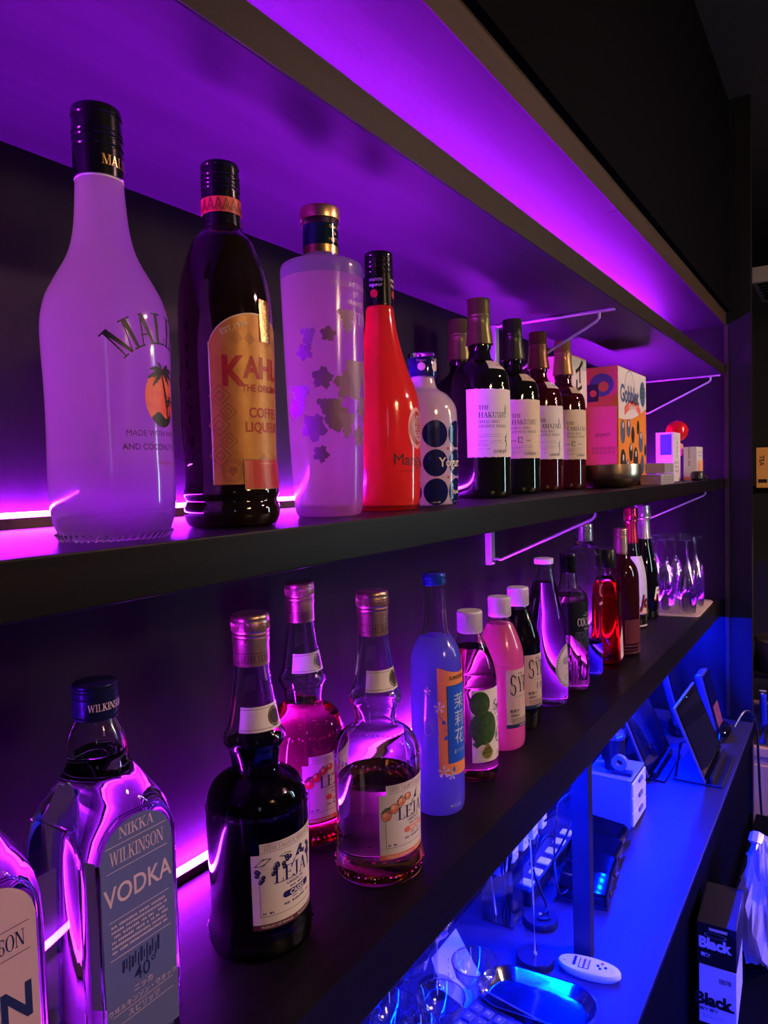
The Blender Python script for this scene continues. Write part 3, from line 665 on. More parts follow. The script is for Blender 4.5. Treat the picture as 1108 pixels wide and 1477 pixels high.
printed('token_print', blob, mpf, mat('dark token print', (.03, .03, .035), .5), t, e=.0006)
printed('token_print', blob2, mpf, MATS['slate blue print'], t, e=.0006)
printed('token_print', [disc(bx, bz, .006, 10, 1.3) for bx, bz in ((.035, .14), (.085, .145), (.15, .075), (.2, .12), (.035, .065), (.075, .05), (.105, .09))], mpf, white_ink, t, e=.0009)
mps = plane_map((0, .074, 0), (0, -1, 0), (-1, 0, 0))
printed('pink_panel', [stripe(.001, .073, lambda x: .12+.9*x if x < .05 else .165+2.2*(x-.05), .2725, 12)], mps, MATS['pink carton'], t)
printed('token_print', [disc(.037, .232, .028, 24, .95), disc(.026, .140, .020, 20, .9)], mps, mat('blue token print', (.12, .06, .75), .5), t, e=.0006)
printed('token_print', [rect(.004, .030, .195, .235)], mps, mat('deep navy print', (.02, .01, .10), .5), t, e=.0008)
printed('token_print', [disc(.042, .228, .012, 16), disc(.018, .214, .008, 12)], mps, MATS['pink carton'], t, e=.0010)
# tall box behind the whisky
t = thing('snack_box', 'pink and white box with bold characters behind the gold-capped whisky', 'box', (1.530, -.098, zM))
G().bbox(0, .105, 0, .058, 0, .290, .001).out('carton', mat('salmon carton', (.80, .36, .36), .5), t)
mpf = plane_map((0, 0, 0), (1, 0, 0), (0, -1, 0))
printed('white_panel', [rect(.002, .103, .15, .286)], mpf, paper, t)
printed('lettering', [txt('イ', .060, .05, .236, 1, .03), txt('ヒ', .060, .05, .190, 1, .03), txt('ヨ', .060, .05, .146, 1, .03)], mpf, ink, t, e=.0004)
# small objects at the far end
t = thing('carton', 'white and blue toy carton beside the game box', 'box', (2.105, -.190, zM), 0)
G().bbox(0, .10, 0, .046, 0, .138, .001).out('box_body', mat('white carton', (.78, .72, .74), .5), t)
mp = plane_map((0, .046, 0), (0, -1, 0), (-1, 0, 0)); mpf = plane_map((0, 0, 0), (1, 0, 0), (0, -1, 0))
printed('blue_panel', [rect(.012, .042, .075, .132)], mp, mat('mid blue print', (.05, .12, .32), .5), t)
printed('drawing_print', [disc(.022, .045, .008, 14), disc(.022, .045, .003, 10)], mp, MATS['blue token print'], t)
printed('lettering', [rot2(txt('TOY', .026, .05, .085, 1, .01), -PI/2, .05, .09)]+[scribble(.02, .05-i*.012, .05, .007, .8, i) for i in range(3)], mpf, grey_ink, t)
t = thing('carton', 'small yellow and white carton with a round drawing, nearest the end panel', 'box', (2.215, -.232, zM), 0)
G().bbox(0, .10, 0, .036, 0, .098, .001).out('box_body', MATS['white carton'], t)
mpf = plane_map((0, 0, 0), (1, 0, 0), (0, -1, 0)); mp = plane_map((0, .036, 0), (0, -1, 0), (-1, 0, 0))
printed('yellow_panel', [rect(.05, .099, .002, .060), rect(.002, .05, .002, .018)], mpf, mat('warm yellow print', (.85, .45, .12), .5), t)
printed('round_print', [disc(.03, .036, .022, 18)], mpf, mat('salmon print', (.75, .33, .28), .5), t, e=.0005)
printed('lettering', [scribble(.02, .08-i*.01, .06, .005, .8, i) for i in range(2)]+[txt('¥', .02, .085, .078)], mpf, grey_ink, t, e=.0005)
printed('orange_panel', [rect(.002, .034, .002, .012)], mp, mat('orange carton', (1, 1, 1)), t)
printed('lettering', [rot2(scribble(.005, .05, .06, .005, .8, 2), PI/2, .018, .05)], mp, grey_ink, t)
t = thing('kendama', 'wooden kendama toy with a glossy red ball behind the small cartons', 'toy', (2.263, -.150, zM))
G().sphere((0, -.020, .147), .032, 16).out('ball', mat('red lacquer', (.75, .01, .02), .08, coat=1), t, True)
tan = mat('pale wood', (.75, .45, .25), .45)
G().lathe([(0, 0), (.016, 0), (.017, .01), (.010, .03), (.009, .09), (.013, .105), (.006, .112), (0, .112)], 24).out('handle', tan, t, True)
o = G().lathe([(0, -.035), (.021, -.036), (.023, -.030), (.012, -.012), (.009, 0), (.012, .012), (.020, .028), (.018, .034), (0, .030)], 24).out('cross_cup', tan, t, True); o.rotation_euler = (PI/2, 0, .4); o.location = (0, 0, .092)
G().tube([(0, -.052, .150), (0, -.02, .1795), (0, .012, .150)], .0006, 5).out('ball_line', white_ink, t)
G().lathe([(0, .0), (.012, .0), (.019, .006), (.019, .020), (.014, .027), (0, .028)], 24).out('wheel', blk_pl, None, True, (2.19, -.238, zM)); tag(COL.objects[-1], 'small round black plastic knob on the shelf in front of the toy', 'knob')
for i, (x, y, z, l) in enumerate([(1.66, -.247, 0, 'silver patterned flat case on the shelf edge, under a second case'), (1.72, -.243, .026, 'thin silver patterned case resting on top of the lower flat case')]):
    t = thing('flat_case', l, 'case', (x+.03, y, zM+z), math.radians(2))
    G().bbox(0, .17 if i == 0 else .12, 0, .045, 0, .024, .002).out('case_body', mat('quilted silver', (.62, .58, .64), .3, metal=.3, bump=((260, 260, 260), .6, .001)), t)
    g = G()
    for k in range(15 if i == 0 else 10): g.box(.005+k*.0108, .0056+k*.0108, -.0004, .001, .002, .022)
    for k in range(3): g.box(.004, (.166 if i == 0 else .116), -.0004, .001, .0055+k*.006, .0060+k*.006)
    g.out('seam_lines', grey_ink, t)
o = G().lathe([(0, 0), (.006, 0), (.008, .006), (.004, .014), (0, .015)], 14).out('bell', mat('dark chrome', (.5, .5, .5), .15, metal=1), None, True, (2.40, -.225, zM)); tag(o, 'tiny dark metal bell alone at the far end of the shelf', 'bell')
#LOWER
# ================================================================ LOWER SHELF BOTTLES
# ---- square vodka bottles
def rsq(h, rad, n=6, hy=None):
    hy = hy or h; P = []
    for q in range(4):
        cx_ = (h-rad)*(1 if q in (0, 3) else -1); cy_ = (hy-rad)*(1 if q in (0, 1) else -1)
        for i in range(n+1): a = PI/2*q+PI/2*i/n; P.append((cx_+rad*math.cos(a), cy_+rad*math.sin(a)))
    return P
def loft(rows, name, m, parent, caps=True):
    g = G(); n = len(rows[0][0])
    for P, z in rows: g.V += [(x, y, z) for x, y in P]
    for i in range(len(rows)-1):
        for j in range(n): k = (j+1) % n; g.F.append((i*n+j, i*n+k, (i+1)*n+k, (i+1)*n+j))
    if caps: g.F += [tuple(range(n))[::-1], tuple((len(rows)-1)*n+j for j in range(n))]
    return g.out(name, m, parent, True)
def flask(x, y, label, lab_m, tint_m, big, words_, rz=0):
    t = thing('vodka_bottle', label, 'bottle', (x, y, zL), rz)
    H = .0405; lv = .231
    sec = [(.0345, .014, .0), (.0385, .014, .002), (.0395, .013, .010), (.0375, .013, .018), (.0385, .012, .024), (H, .012, .030), (H, .012, .155), (H, .015, .172), (H-.0006, .021, .184), (H-.0022, .028, .194), (H-.006, .0325, .203), (.0290, .0285, .212), (.0240, .0238, .219), (.0215, .0213, .225), (.0208, .0206, .232), (.0205, .0203, .240), (.0180, .0178, .248), (.0160, .0158, .252), (.0145, .0143, .258)]
    rows = [(rsq(h, min(r_, h-.0001)), z) for h, r_, z in sec]
    inner = [(rsq(h-.003, min(r_, h-.0032) if r_ < h-.0032 else h-.0032), z) for h, r_, z in [(.0205, .0203, lv), (.0200, .0198, .240), (.0175, .0173, .248), (.0155, .0153, .252), (.0145, .0143, .258)]][::-1]
    loft(rows+inner, 'glass_body', glass, t)
    # raised arched rim round the label and on the side
    g = G(); arch = lambda u: .168+math.sqrt(max(0, 1-(u/.0325)**2))*.030
    for ax in (0, 1):
        pts = [(-.0325, .030)]+[(-.0325*math.cos(PI*i/24), arch(-.0325*math.cos(PI*i/24))) for i in range(25)]+[(.0325, .030)]
        pts = [(u, z) for u, z in pts if z < .1935] if ax else [(u, min(z, .1945)) for u, z in pts]
        g.tube([((u, -H, z) if ax == 0 else (-H, u, z)) for u, z in pts], .0012, 6)
    g.out('glass_rim', glass, t, True)
    mp = plane_map((0, -H, 0), (1, 0, 0), (0, -1, 0))
    printed('front_label', [stripe(-.0305, .0305, .022, lambda u: .165+math.sqrt(max(0, 1-(u/.0306)**2))*.027, 30)], mp, lab_m, t)
    for sh, mm in words_: printed('lettering', sh, mp, mm, t, e=.0002)
    mp2 = plane_map((-H, 0, 0), (0, -1, 0), (-1, 0, 0))
    printed('back_label', [stripe(-.024, .026, .034, .135, 4)], plane_map((0, H-.001, 0), (1, 0, 0), (0, 1, 0), .0008), mat('back label film', (.35, .25, .45), .5), t)
    screwcap(t, .2560, .2830, .0162, navy_cap, (.12, .62, .80, .90))
    mpc = cyl(lambda z: .0162, off=.0003)
    printed('cap_lettering', [serif('WILKINSON', .0052, 0, .2640, .82, 'c')], mpc, pinkw, t)
    return t
pale = mat('pale mauve print', (.72, .55, .70), .4)
K = .0
W1 = [([serif('NIKKA', .0078, 0, .1800, .95, 'c'), line(-.026, .1765, .026, .1765, .0005), serif('WILKINSON', .0098, 0, .1630, .66, 'c'), line(-.026, .1590, .026, .1590, .0005), txt('VODKA', .0195, 0, .1350, .84, .012), line(-.026, .1245, .026, .1245, .0005)]
       + [scribble(-.024, .1195-i*.0036, .047, .0016, .85, i) for i in range(6)]+[line(-.026, .0975, .026, .0975, .0005), txt('ニッカ', .0056, 0, .0655), txt('ウヰルキンソン・ウオッカ', .0050, 0, .0590), line(-.026, .0572, .026, .0572, .0004), txt('スピリッツ', .0056, 0, .0510), line(-.026, .0490, .026, .0490, .0004)], pale),
      ([txt('40°', .0140, .002, .0725, 1, .01)]+[line(-.016+i*.0025, .084+.002*math.sin(i*2.1), -.0155+i*.0025, .093+.002*math.sin(i*3.3), .0012 if i % 3 else .0020) for i in range(13)], mat('dark blue ink', (.02, .03, .12), .4))]
flask(.316, -.141, 'square clear vodka bottle with an arched slate-blue label', mat('slate blue label', (.12, .14, .40), .45, bump=((500, 500, 500), .1, .0002)), None, 'VODKA', W1)
W2 = [([serif('WILKINSON', .0098, 0, .1500, .66, 'c'), line(-.026, .1635, .026, .1635, .0005), line(-.026, .1460, .026, .1460, .0005), txt('GIN', .030, .002, .1050, .92, .03), line(-.026, .095, .026, .095, .0005)], mat('dark blue ink', (0, 0, 0)))]
flask(.205, -.148, 'square clear spirit bottle with a pale pink label, cut off by the frame edge', mat('dusty pink label', (.62, .42, .50), .5), None, 'GIN', W2)

# ---- cordial family (cassis, peach, strawberry)
HR = [(.2749, .0158), (.2567, .0160), (.2488, .0166), (.2226, .0205), (.1996, .0242), (.1930, .0284), (.1884, .0292), (.1830, .0270), (.1798, .0242), (.1665, .0218), (.1600, .0222), (.1560, .0290), (.1500, .0385), (.1430, .0435), (.1300, .0470), (.1100, .0474), (.0330, .0452), (.0250, .0462), (.0190, .0480), (.0080, .0488), (.0015, .0465)]
def cordial(x, y, label, liq, lv, lab_m, ink_m, pill, fruit, strip_m, strip_t, rz=0, lid=None):
    t = thing('cordial_bottle', label, 'bottle', (x, y, zL), rz, 'round-shouldered cordial bottles with copper screw caps')
    sp, R = shell(HR, .0028, lv, 64)
    G().lathe(sp, 64).out('glass_body', glass, t, True)
    G().lathe(liquid_prof(R, lv), 56).out('liquid', liq, t, True)
    # wrapped-metal cap and printed sleeve
    P = [(0, .2580), (.0166, .2580), (.0166, .2790), (.0172, .2795), (.0172, .2830), (.0164, .2838), (.0172, .2850), (.0172, .2868), (.0163, .2876), (.0174, .2890), (.0176, .2900), (.0176, .2985), (.0172, .3000), (.0176, .3010), (.0172, .3035), (.0160, .3048), (0, .3048)]
    G().lathe(P, 56).out('cap', rosegold, t, True)
    g = G()
    for i in range(60):
        a = 2*PI*i/60; g.tube([(.0176*math.cos(a), .0176*math.sin(a), .2905), (.0176*math.cos(a), .0176*math.sin(a), .2975)], .0004, 4)
    o = g.out('cap_knurling', rosegold, t); o['kind'] = 'stuff'
    mpc = cyl(lambda z: .0166, off=.0003)
    printed('cap_lettering', [serif('LEJAY LEJAY LEJAY', .0050, 0, .2632, .78, 'c'), rect(-.05, .05, .2618, .2622), rect(-.05, .05, .2700, .2704)], mpc, mat('dark wine ink', (.10, .02, .03), .4), t, cut=.004)
    # neck label with medallion
    mpn = cyl(R, .0225)
    printed('neck_label', [stripe(-.0310, .0130, .2000, lambda q: .2225+.0003*math.sin(q*90), 16, 4)], mpn, paper, t, smooth=True)
    printed('neck_lines', [rect(-.0300, .012, .2022, .2026), rect(-.0300, .012, .2200, .2204)], mpn, MATS['dark wine ink'], t, e=.0002, cut=.004)
    printed('neck_medallion', [disc(.0030, .2112, .0076, 20, 1.15)], mpn, mat('dark medallion', (.05, .03, .02), .35), t, e=.0003)
    printed('neck_medallion_ring', [ring(.0030, .2112, .0066, .0006, 20, 1.15)], mpn, gold, t, e=.0005)
    # main label
    mp = cyl(R, .0462); W_ = .0445
    printed('front_label', [stripe(-W_, W_, .0300, .0985, 28, 2), stripe(-W_+.008, W_, .0985, .1085, 24), ], mp, lab_m, t, smooth=True)
    printed('label_lines', [rect(-W_+.007, -W_+.0074, .0420, .0800), rect(-W_+.007, W_-.007, .0416, .0420), rect(-W_, -W_+.0004, .0300, .0985), rect(-W_+.010, W_, .1068, .1071), rect(-W_+.010, W_, .1000, .1003)], mp, ink_m, t, e=.0002, cut=.004)
    printed('bottom_band', [stripe(-W_, W_, .0300, .0350, 28)], mp, strip_m, t, e=.0002)
    printed('band_lettering', [txt('PRODUCT OF FRANCE', .0030, -.022, .0315, 1, .01), txt('PRODUIT DE FRANCE', .0030, .014, .0315, 1, .01)], mp, white_ink, t, e=.0003)
    printed('lettering', [serif('LEJAY', .0135, -.0245, .0700, .98), txt('LAGOUTE', .0040, -.002, .0655, 1.1, .01)], mp, ink_m, t, e=.0003, cut=.004)
    printed('ribbon_lettering', [serif('LEJAY LAGOUTE MAISON FONDEE EN', .0040, -W_+.012, .1018, .78)], mp, mat('grey rose ink', (.30, .18, .22), .5), t, e=.0003)
    printed('small_print', [scribble(-.010, .0618, .018, .0016, .8, 1), scribble(-.018, .0475, .036, .0020, .85, 2), scribble(-W_+.0095, .0435, .010, .0022, .7, 4), scribble(-.008, .0515, .016, .0013, .8, 6)], mp, ink_m, t, e=.0002)
    printed('pill_print', [stripe(-.0135, .0135, .0540, .0600, 8), disc(-.0135, .0570, .0030, 12), disc(.0135, .0570, .0030, 12)], mp, strip_m if pill != 'CASSIS' else ink_m, t, e=.0003)
    printed('pill_lettering', [txt(pill, .0060, 0, .0550, 1, .025)], mp, white_ink, t, e=.0005)
    # bird / quill drawing
    printed('bird_print', [poly([(-.003, .086), (.0015, .094), (.0035, .0965), (.0030, .0925), (.0005, .0885)]), poly([(-.0015, .0885), (.0035, .0900), (.0020, .0870)]), line(-.003, .0862, -.0075, .0800, .0012)], mp, ink_m, t, e=.0003)
    if fruit == 'berry':
        B = []; H_ = []
        for cx_, cz_, n in ((-.0375, .0845, 6), (-.024, .0890, 5), (-.012, .0925, 5), (.006, .0945, 4), (.018, .092, 5)):
            r = random.Random(int(cx_*1e4))
            for k in range(n):
                bx, bz = cx_+r.uniform(-.0038, .0038), cz_-.0022*k+r.uniform(-.001, .001); B.append(disc(bx, bz, .0021, 12)); H_.append(disc(bx-.0006, bz+.0006, .0006, 6))
        printed('berry_print', B, mp, mat('berry print', (.012, .012, .07), .3), t, e=.0004)
        printed('berry_shine', H_, mp, mat('berry shine print', (.35, .35, .55), .3), t, e=.0006)
        printed('leaf_print', [poly([(-.042, .0880), (-.034, .0950), (-.026, .0945), (-.033, .0885)]), poly([(-.020, .094), (-.013, .0958), (-.006, .0945), (-.014, .0925)])], mp, mat('leaf green print', (.05, .12, .03), .4), t, e=.0003)
    else:
        c_ = mat('peach print', (.85, .20, .10), .4, vary=((120, 120, 120), (.9, .38, .18))) if fruit == 'peach' else mat('strawberry print', (.85, .04, .05), .4)
        P_ = [(-.0365, .0765, .0052), (-.0280, .0835, .0052), (-.0195, .0895, .0046), (-.0110, .0930, .0038)]
        printed('fruit_print', [disc(a, b, c, 18) for a, b, c in P_], mp, c_, t, e=.0004)
        printed('fruit_shine', [disc(a-c*.3, b+c*.3, c*.42, 12) for a, b, c in P_], mp, mat('pale fruit shine', (.95, .55, .42), .4), t, e=.0006)
        printed('fruit_outline', [ring(a, b, c*1.04, .0004, 18) for a, b, c in P_], mp, MATS['dark wine ink'], t, e=.0006)
        printed('leaf_print', [poly([(-.043, .0790), (-.038, .0850), (-.031, .0865), (-.036, .0815)]), poly([(-.026, .0900), (-.020, .0955), (-.010, .0955), (-.018, .0925)])], mp, mat('leaf green print', (.05, .12, .03)), t, e=.0003)
    # embossed ring of marks round shoulder and foot
    g = G(); r = random.Random(5)
    for i in range(46):
        a = 2*PI*i/46+r.uniform(-.02, .02)
        for z0, rr in ((.128, R(.128)), (.0125, R(.0125))):
            g.sphere((rr*math.cos(a), rr*math.sin(a), z0+r.uniform(-.0016, .0016)), .0013, 4, r.uniform(.8, 1.9))
    o = g.out('embossed_marks', glass if pill != 'CASSIS' or True else liq, t, True); o['kind'] = 'stuff'
    return t
cas_liq = mat('black currant liquid', (.004, .001, .004), .1)
cordial(.479, -.142, 'black currant cordial bottle, nearly black inside, white label with dark berries', cas_liq, .1880, paper, mat('indigo ink', (.02, .015, .16), .4), 'CASSIS', 'berry', mat('wine band', (.10, .02, .04), .4), '')
cordial(.633, -.174, 'half-empty peach cordial bottle with pale amber liquid and peaches on its label', tint('amber liquid', (.98, .84, .66)), .1020, paper, mat('indigo ink', (0, 0, 0)), 'PECHE', 'peach', mat('coral band', (.85, .22, .16), .4), '')
cordial(.653, -.055, 'pink strawberry cordial bottle standing at the back near the wall', tint('rose liquid', (.95, .30, .50)), .1620, mat('pink label', (.85, .50, .62), .5), mat('indigo ink', (0, 0, 0)), 'FRAISE', 'strawberry', mat('red band', (.80, .05, .06), .4), '')

# ---- jasmine liqueur
hr = [(.2935, .0125), (.2887, .0130), (.2600, .0142), (.2333, .0156), (.2271, .0172), (.2199, .0228), (.2065, .0300), (.1930, .0326), (.1479, .0334), (.0663, .0334), (.0200, .0334), (.0080, .0330), (.0015, .0305)]
t = thing('jasmine_liqueur_bottle', 'slender blue-lit bottle with blue cap and orange label of white flowers', 'bottle', (.789, -.163, zL))
lv = .2240; sp, R = shell(hr, .0026, lv)
zone_body(sp, [milky('blue-lit frosted glass', (.22, .22, .95), (.50, .42, 1.0), .72, .2, .6), glass], lambda c: 1 if (c.z > lv+.001 or math.hypot(c.x, c.y) < R(c.z)-.0012) else 0, t)  # blue glow of the lit bottle put into the glass and liquid tint
G().lathe(liquid_prof(R, lv), 56).out('liquid', tint('blue-lit drink', (.75, .75, 1.0)), t, True)
screwcap(t, .2885, .3040, .0151, mat('blue cap metal', (.03, .12, .55), .25, metal=.7, coat=.4), (.25, .45, .8))
mp = cyl(R, .0334)
orange = mat('orange label', (.90, .30, .12), .45)
printed('front_label', [stripe(-.0345, .0345, lambda q: .0560-.004*math.cos(q*50), lambda q: .1870-.006*math.cos(q*60), 26, 3)], mp, orange, t, smooth=True)
printed('blue_panel', [stripe(-.0225, .0225, .0680, .1660, 16, 2)], mp, mat('bright blue panel', (.02, .12, .80), .4), t, e=.0002, smooth=True)
printed('panel_border', [rect(-.0225, -.0219, .068, .166), rect(-.0225, .0225, .1655, .166)], mp, ink, t, e=.0004, cut=.004)
printed('lettering', [txt('茉', .0215, -.003, .1370, .95, .0), txt('莉', .0215, -.003, .1150, .95, .0), txt('花', .0215, -.003, .0930, .95, .0), txt('まつりか', .0058, -.003, .0800)], mp, mat('pale sky print', (.65, .75, .95), .4), t, e=.0004, cut=.005)
printed('lettering', [txt('SUNTORY', .0065, -.004, .1730, 1, .02)], mp, ink, t, e=.0004)
def flower(cx, cz, s_):
    out = []
    for k in range(5):
        a = 2*PI*k/5+.3; out.append(poly([(cx, cz), (cx+s_*math.cos(a-.3), cz+s_*math.sin(a-.3)), (cx+s_*1.15*math.cos(a), cz+s_*1.15*math.sin(a)), (cx+s_*math.cos(a+.3), cz+s_*math.sin(a+.3))]))
    return out
printed('flower_print', flower(-.0325, .140, .0065)+flower(-.0285, .0590, .0072)+flower(-.0470, .160, .0045)+flower(-.018, .053, .005), mp, mat('flower print', (.85, .70, .85), .4), t, e=.0005)
printed('leaf_print', [poly([(-.030, .1200), (-.0275, .1240), (-.0245, .1215), (-.027, .1185)]), poly([(-.0275, .1000), (-.0250, .1050), (-.0225, .1015), (-.025, .0980)]), poly([(-.017, .060), (-.0145, .0645), (-.013, .060), (-.0145, .056)]), line(-.034, .131, -.0235, .117, .0007), line(-.036, .106, -.023, .112, .0007)], mp, MATS['bright blue panel'], t, e=.0005)
printed('flower_outline', [ring(-.0465, .112, .006, .0006, 8, 1.4), line(-.050, .128, -.040, .120, .0006)], mp, MATS['pale sky print'], t)
printed('foot_lettering', [txt('ALC.16%', .0050, -.012, .0120)], mp, MATS['pale sky print'], t)

# ---- plastic syrup bottles
def syrup(x, y, label, body_m, liq, lv, solid, kind, capm=white_pl):
    t = thing('syrup_bottle', label, 'bottle', (x, y, zL), 0, 'white-capped syrup bottles in a row')
    hr = [(.2090, .0140), (.2042, .0146), (.1960, .0185), (.1813, .0252), (.1614, .0325), (.1480, .0352), (.1365, .0360), (.1345, .0354), (.1320, .0360), (.0600, .0362), (.0150, .0362), (.0050, .0350), (.0015, .0320)]
    sp, R = shell(hr, .0016, lv)
    if kind == 'pink':
        o = zone_body(sp, [liq, glass], lambda c: 1 if (c.z > lv+.001 or math.hypot(c.x, c.y) < R(c.z)-.001) else 0, t, 56); o.name = 'bottle_body'
        G().lathe(liquid_prof(R, lv, .004, .0018), 52).out('liquid', tint('pink core', (1, .7, .85)), t, True)
    else:
        G().lathe(sp, 56).out('bottle_body', glass, t, True)
        G().lathe(liquid_prof(R, lv, .004, .0018), 52).out('liquid', liq, t, True)
    g = G(); P = [(0, .2050), (.0170, .2050), (.0176, .2060), (.0178, .2340), (.0170, .2356), (0, .2358)]
    g.lathe(P, 60).out('cap', white_pl, t, True)
    g = G()
    for i in range(72):
        a = 2*PI*i/72; g.tube([(.0178*math.cos(a), .0178*math.sin(a), .2070), (.0178*math.cos(a), .0178*math.sin(a), .2330)], .00035, 4)
    o = g.out('cap_ribs', white_pl, t); o['kind'] = 'stuff'
    mp = cyl(R, .0362, x_at=.006 if kind == 'lime' else .0105)
    if kind == 'lime':
        printed('front_label', [stripe(-.0345, .050, .0300, .1310, 24, 2)], mp, paper, t, smooth=True)
        printed('lime_print', [disc(-.022, .1120, .0155, 26, 1.1), disc(-.016, .0780, .0215, 30, 1.1), poly([(-.034, .0560), (-.026, .0640), (-.020, .0560), (-.028, .0500)])], mp, mat('lime print', (.035, .085, .025), .35, vary=((150, 150, 150), (.06, .14, .04))), t, e=.0002, cut=.005)
        printed('lime_leaf', [ring(-.020, .1080, .0090, .0004, 16), line(-.034, .094, -.004, .098, .003)], mp, mat('pale leaf print', (.2, .26, .16), .4), t, e=.0004)
        printed('badge', [disc(-.012, .0430, .0085, 20), poly([(-.0195, .047), (-.012, .0580), (-.0045, .047)])], mp, mat('olive badge', (.25, .24, .06), .4), t, e=.0005)
        printed('badge_lettering', [txt('30倍', .0042, -.012, .0470, 1, .01), txt('業務用専用', .0036, -.012, .0422), txt('1%', .0036, -.012, .0375)], mp, ink, t, e=.0007)
        printed('lettering', [serif('S', .0150, .0005, .0990, 1), txt('yrup', .0150, .0100, .0990, .9, .03, 'l'), line(.002, .094, .03, .094, .0006), txt('かぼす', .009, .022, .082), txt('果汁', .007, .012, .060)], mp, ink, t, e=.0004, cut=.005)
        printed('blue_frame', [ring(.018, .062, .014, .0016, 20, .8), line(.004, .048, .035, .048, .0015)], mp, mat('dark blue ink', (0, 0, 0)), t, e=.0004)
        printed('small_print', [scribble(.006, .040-i*.003, .04, .0014, .8, i) for i in range(4)], mp, ink, t, e=.0004)
    else:
        printed('front_label', [stripe(-.0235, .050, .0370, .1270, 24, 2)], mp, mat('warm label paper', (.62, .48, .44), .55), t, smooth=True)
        printed('dark_band', [stripe(-.0235, .050, .0370, .0430, 20)], mp, mat('dark blue ink', (0, 0, 0)), t, e=.0002)
        printed('lettering', [serif('S', .0310, -.0175, .0880, .62), serif('YRUP', .0240, -.0035, .0915, .62), txt('アサヒ', .0050, .004, .1180, .9, .01), txt('マサシロップ', .0040, .004, .0835)], mp, ink, t, e=.0003, cut=.005)
        printed('colour_square', [rect(.000, .0120, .0690, .0800)], mp, mat('coral square', (.85, .30, .22), .4) if kind == 'pink' else MATS['indigo ink'], t, e=.0003)
        printed('small_lettering', [txt('無果汁', .0060, -.009, .0610, 1, .01), txt('600ml', .0060, -.009, .0545, 1, .01)]+[scribble(-.016, .0500-i*.0028, .040, .0014, .9, i) for i in range(3)], mp, ink, t, e=.0003)
        printed('band_lettering', [txt('ASAHI BEVERAGE', .0034, .012, .0388)], mp, white_ink, t, e=.0004)
    return t
syrup(.901, -.156, 'white-capped syrup bottle with green limes on the label, clear brown liquid', None, tint('weak brown liquid', (.80, .60, .50)), .1850, False, 'lime')
syrup(1.025, -.146, 'white-capped syrup bottle full of opaque pink syrup', None, milky('pink syrup', (.95, .22, .48), (1.0, .35, .62), .62, .2, .5), .1920, True, 'pink')
syrup(1.123, -.136, 'white-capped syrup bottle full of black syrup, third of the white-capped row', None, mat('black syrup', (.010, .006, .016), .1), .2000, True, 'dark')

# ---- conical guava-type bottle
hr = [(.2650, .0135), (.2600, .0140), (.2546, .0150), (.2480, .0158), (.2365, .0180), (.2106, .0238), (.1716, .0320), (.1456, .0368), (.0933, .0405), (.0200, .0408), (.0080, .0400), (.0015, .0375)]
t = thing('spirit_bottle', 'clear cone-shaped bottle of purple-lit liquid with an oval paper label', 'bottle', (1.261, -.130, zL))
lv = .2250; sp, R = shell(hr, .0028, lv)
G().lathe(sp, 56).out('glass_body', glass, t, True)
G().lathe(liquid_prof(R, lv), 52).out('liquid', tint('purple-lit clear liquid', (.90, .80, .98)), t, True)  # clear liquid with some of the purple wall glow put into its tint
G().lathe([(0, .2590), (.0170, .2590), (.0176, .2600), (.0176, .2680), (.0165, .2692), (0, .2692)], 40).out('cap', white_pl, t, True)
mp = cyl(R, .040)
printed('front_label', [disc(.006, .0720, .0365, 36, 1.12)], mp, mat('lilac label paper', (.66, .58, .70), .5), t, cut=.004)
printed('label_border', [ring(.006, .0720, .0350, .0004, 40, 1.12)]+[line(.006+.0320*math.cos(a), .0720+.0355*math.sin(a), .006+.0340*math.cos(a+.05), .0720+.0378*math.sin(a+.05), .0012) for a in [2*PI*k/44 for k in range(44)]], mp, ink, t, e=.0006)
printed('lettering', [serif('GUAVA', .0120, -.013, .0770, .85), txt('LIQUEUR', .004, .006, .066)], mp, ink, t, e=.0006)
printed('small_print', [scribble(-.012, .056-i*.004, .035, .0014, .7, i) for i in range(3)], mp, grey_ink, t, e=.0006)

# ---- black-labelled coca liqueur bottle
hr = [(.2320, .0148), (.2238, .0156), (.2100, .0170), (.1991, .0220), (.1930, .0300), (.1881, .0345), (.1757, .0372), (.0800, .0372), (.0096, .0368), (.0015, .0340)]
t = thing('herb_liqueur_bottle', 'clear ribbed-foot liqueur bottle with a slanted black label and black cap', 'bottle', (1.363, -.141, zL))
lv = .1860; sp, R = shell(hr, .0030, lv)
G().lathe(sp, 56).out('glass_body', glass, t, True)
G().lathe(liquid_prof(R, lv), 52).out('liquid', tint('pale straw liquid', (.82, .76, .62)), t, True)
screwcap(t, .2300, .2680, .0162, black_cap, (.15, .30, .45, .60, .85))
mp = cyl(R, .0372)
printed('front_label', [stripe(-.060, .055, lambda q: .0860-.9*max(-.03, min(.02, q+.012)), .1760, 36, 2)], mp, mat('black label', (.008, .009, .014), .35), t, smooth=True)
printed('lettering', [serif('COCALERO', .0150, -.0300, .1300, .62), txt('CLASICO', .005, -.004, .1220), line(-.016, .1500, .010, .1500, .0006), line(-.012, .1540, .006, .1540, .0005)], mp, white_ink, t, e=.0003, cut=.005)
printed('label_drawing', [scribble(-.034, .116-i*.0045, .044, .0030, .8, i+9) for i in range(7)], mp, mat('blue grey print', (.10, .11, .18), .4), t, e=.0003)
g = G()
for i in range(40):
    a = 2*PI*i/40; g.tube([(.0371*math.cos(a), .0371*math.sin(a), .012), (.0373*math.cos(a), .0373*math.sin(a), .062)], .0010, 5)
o = g.out('glass_flutes', glass, t, True); o['kind'] = 'stuff'

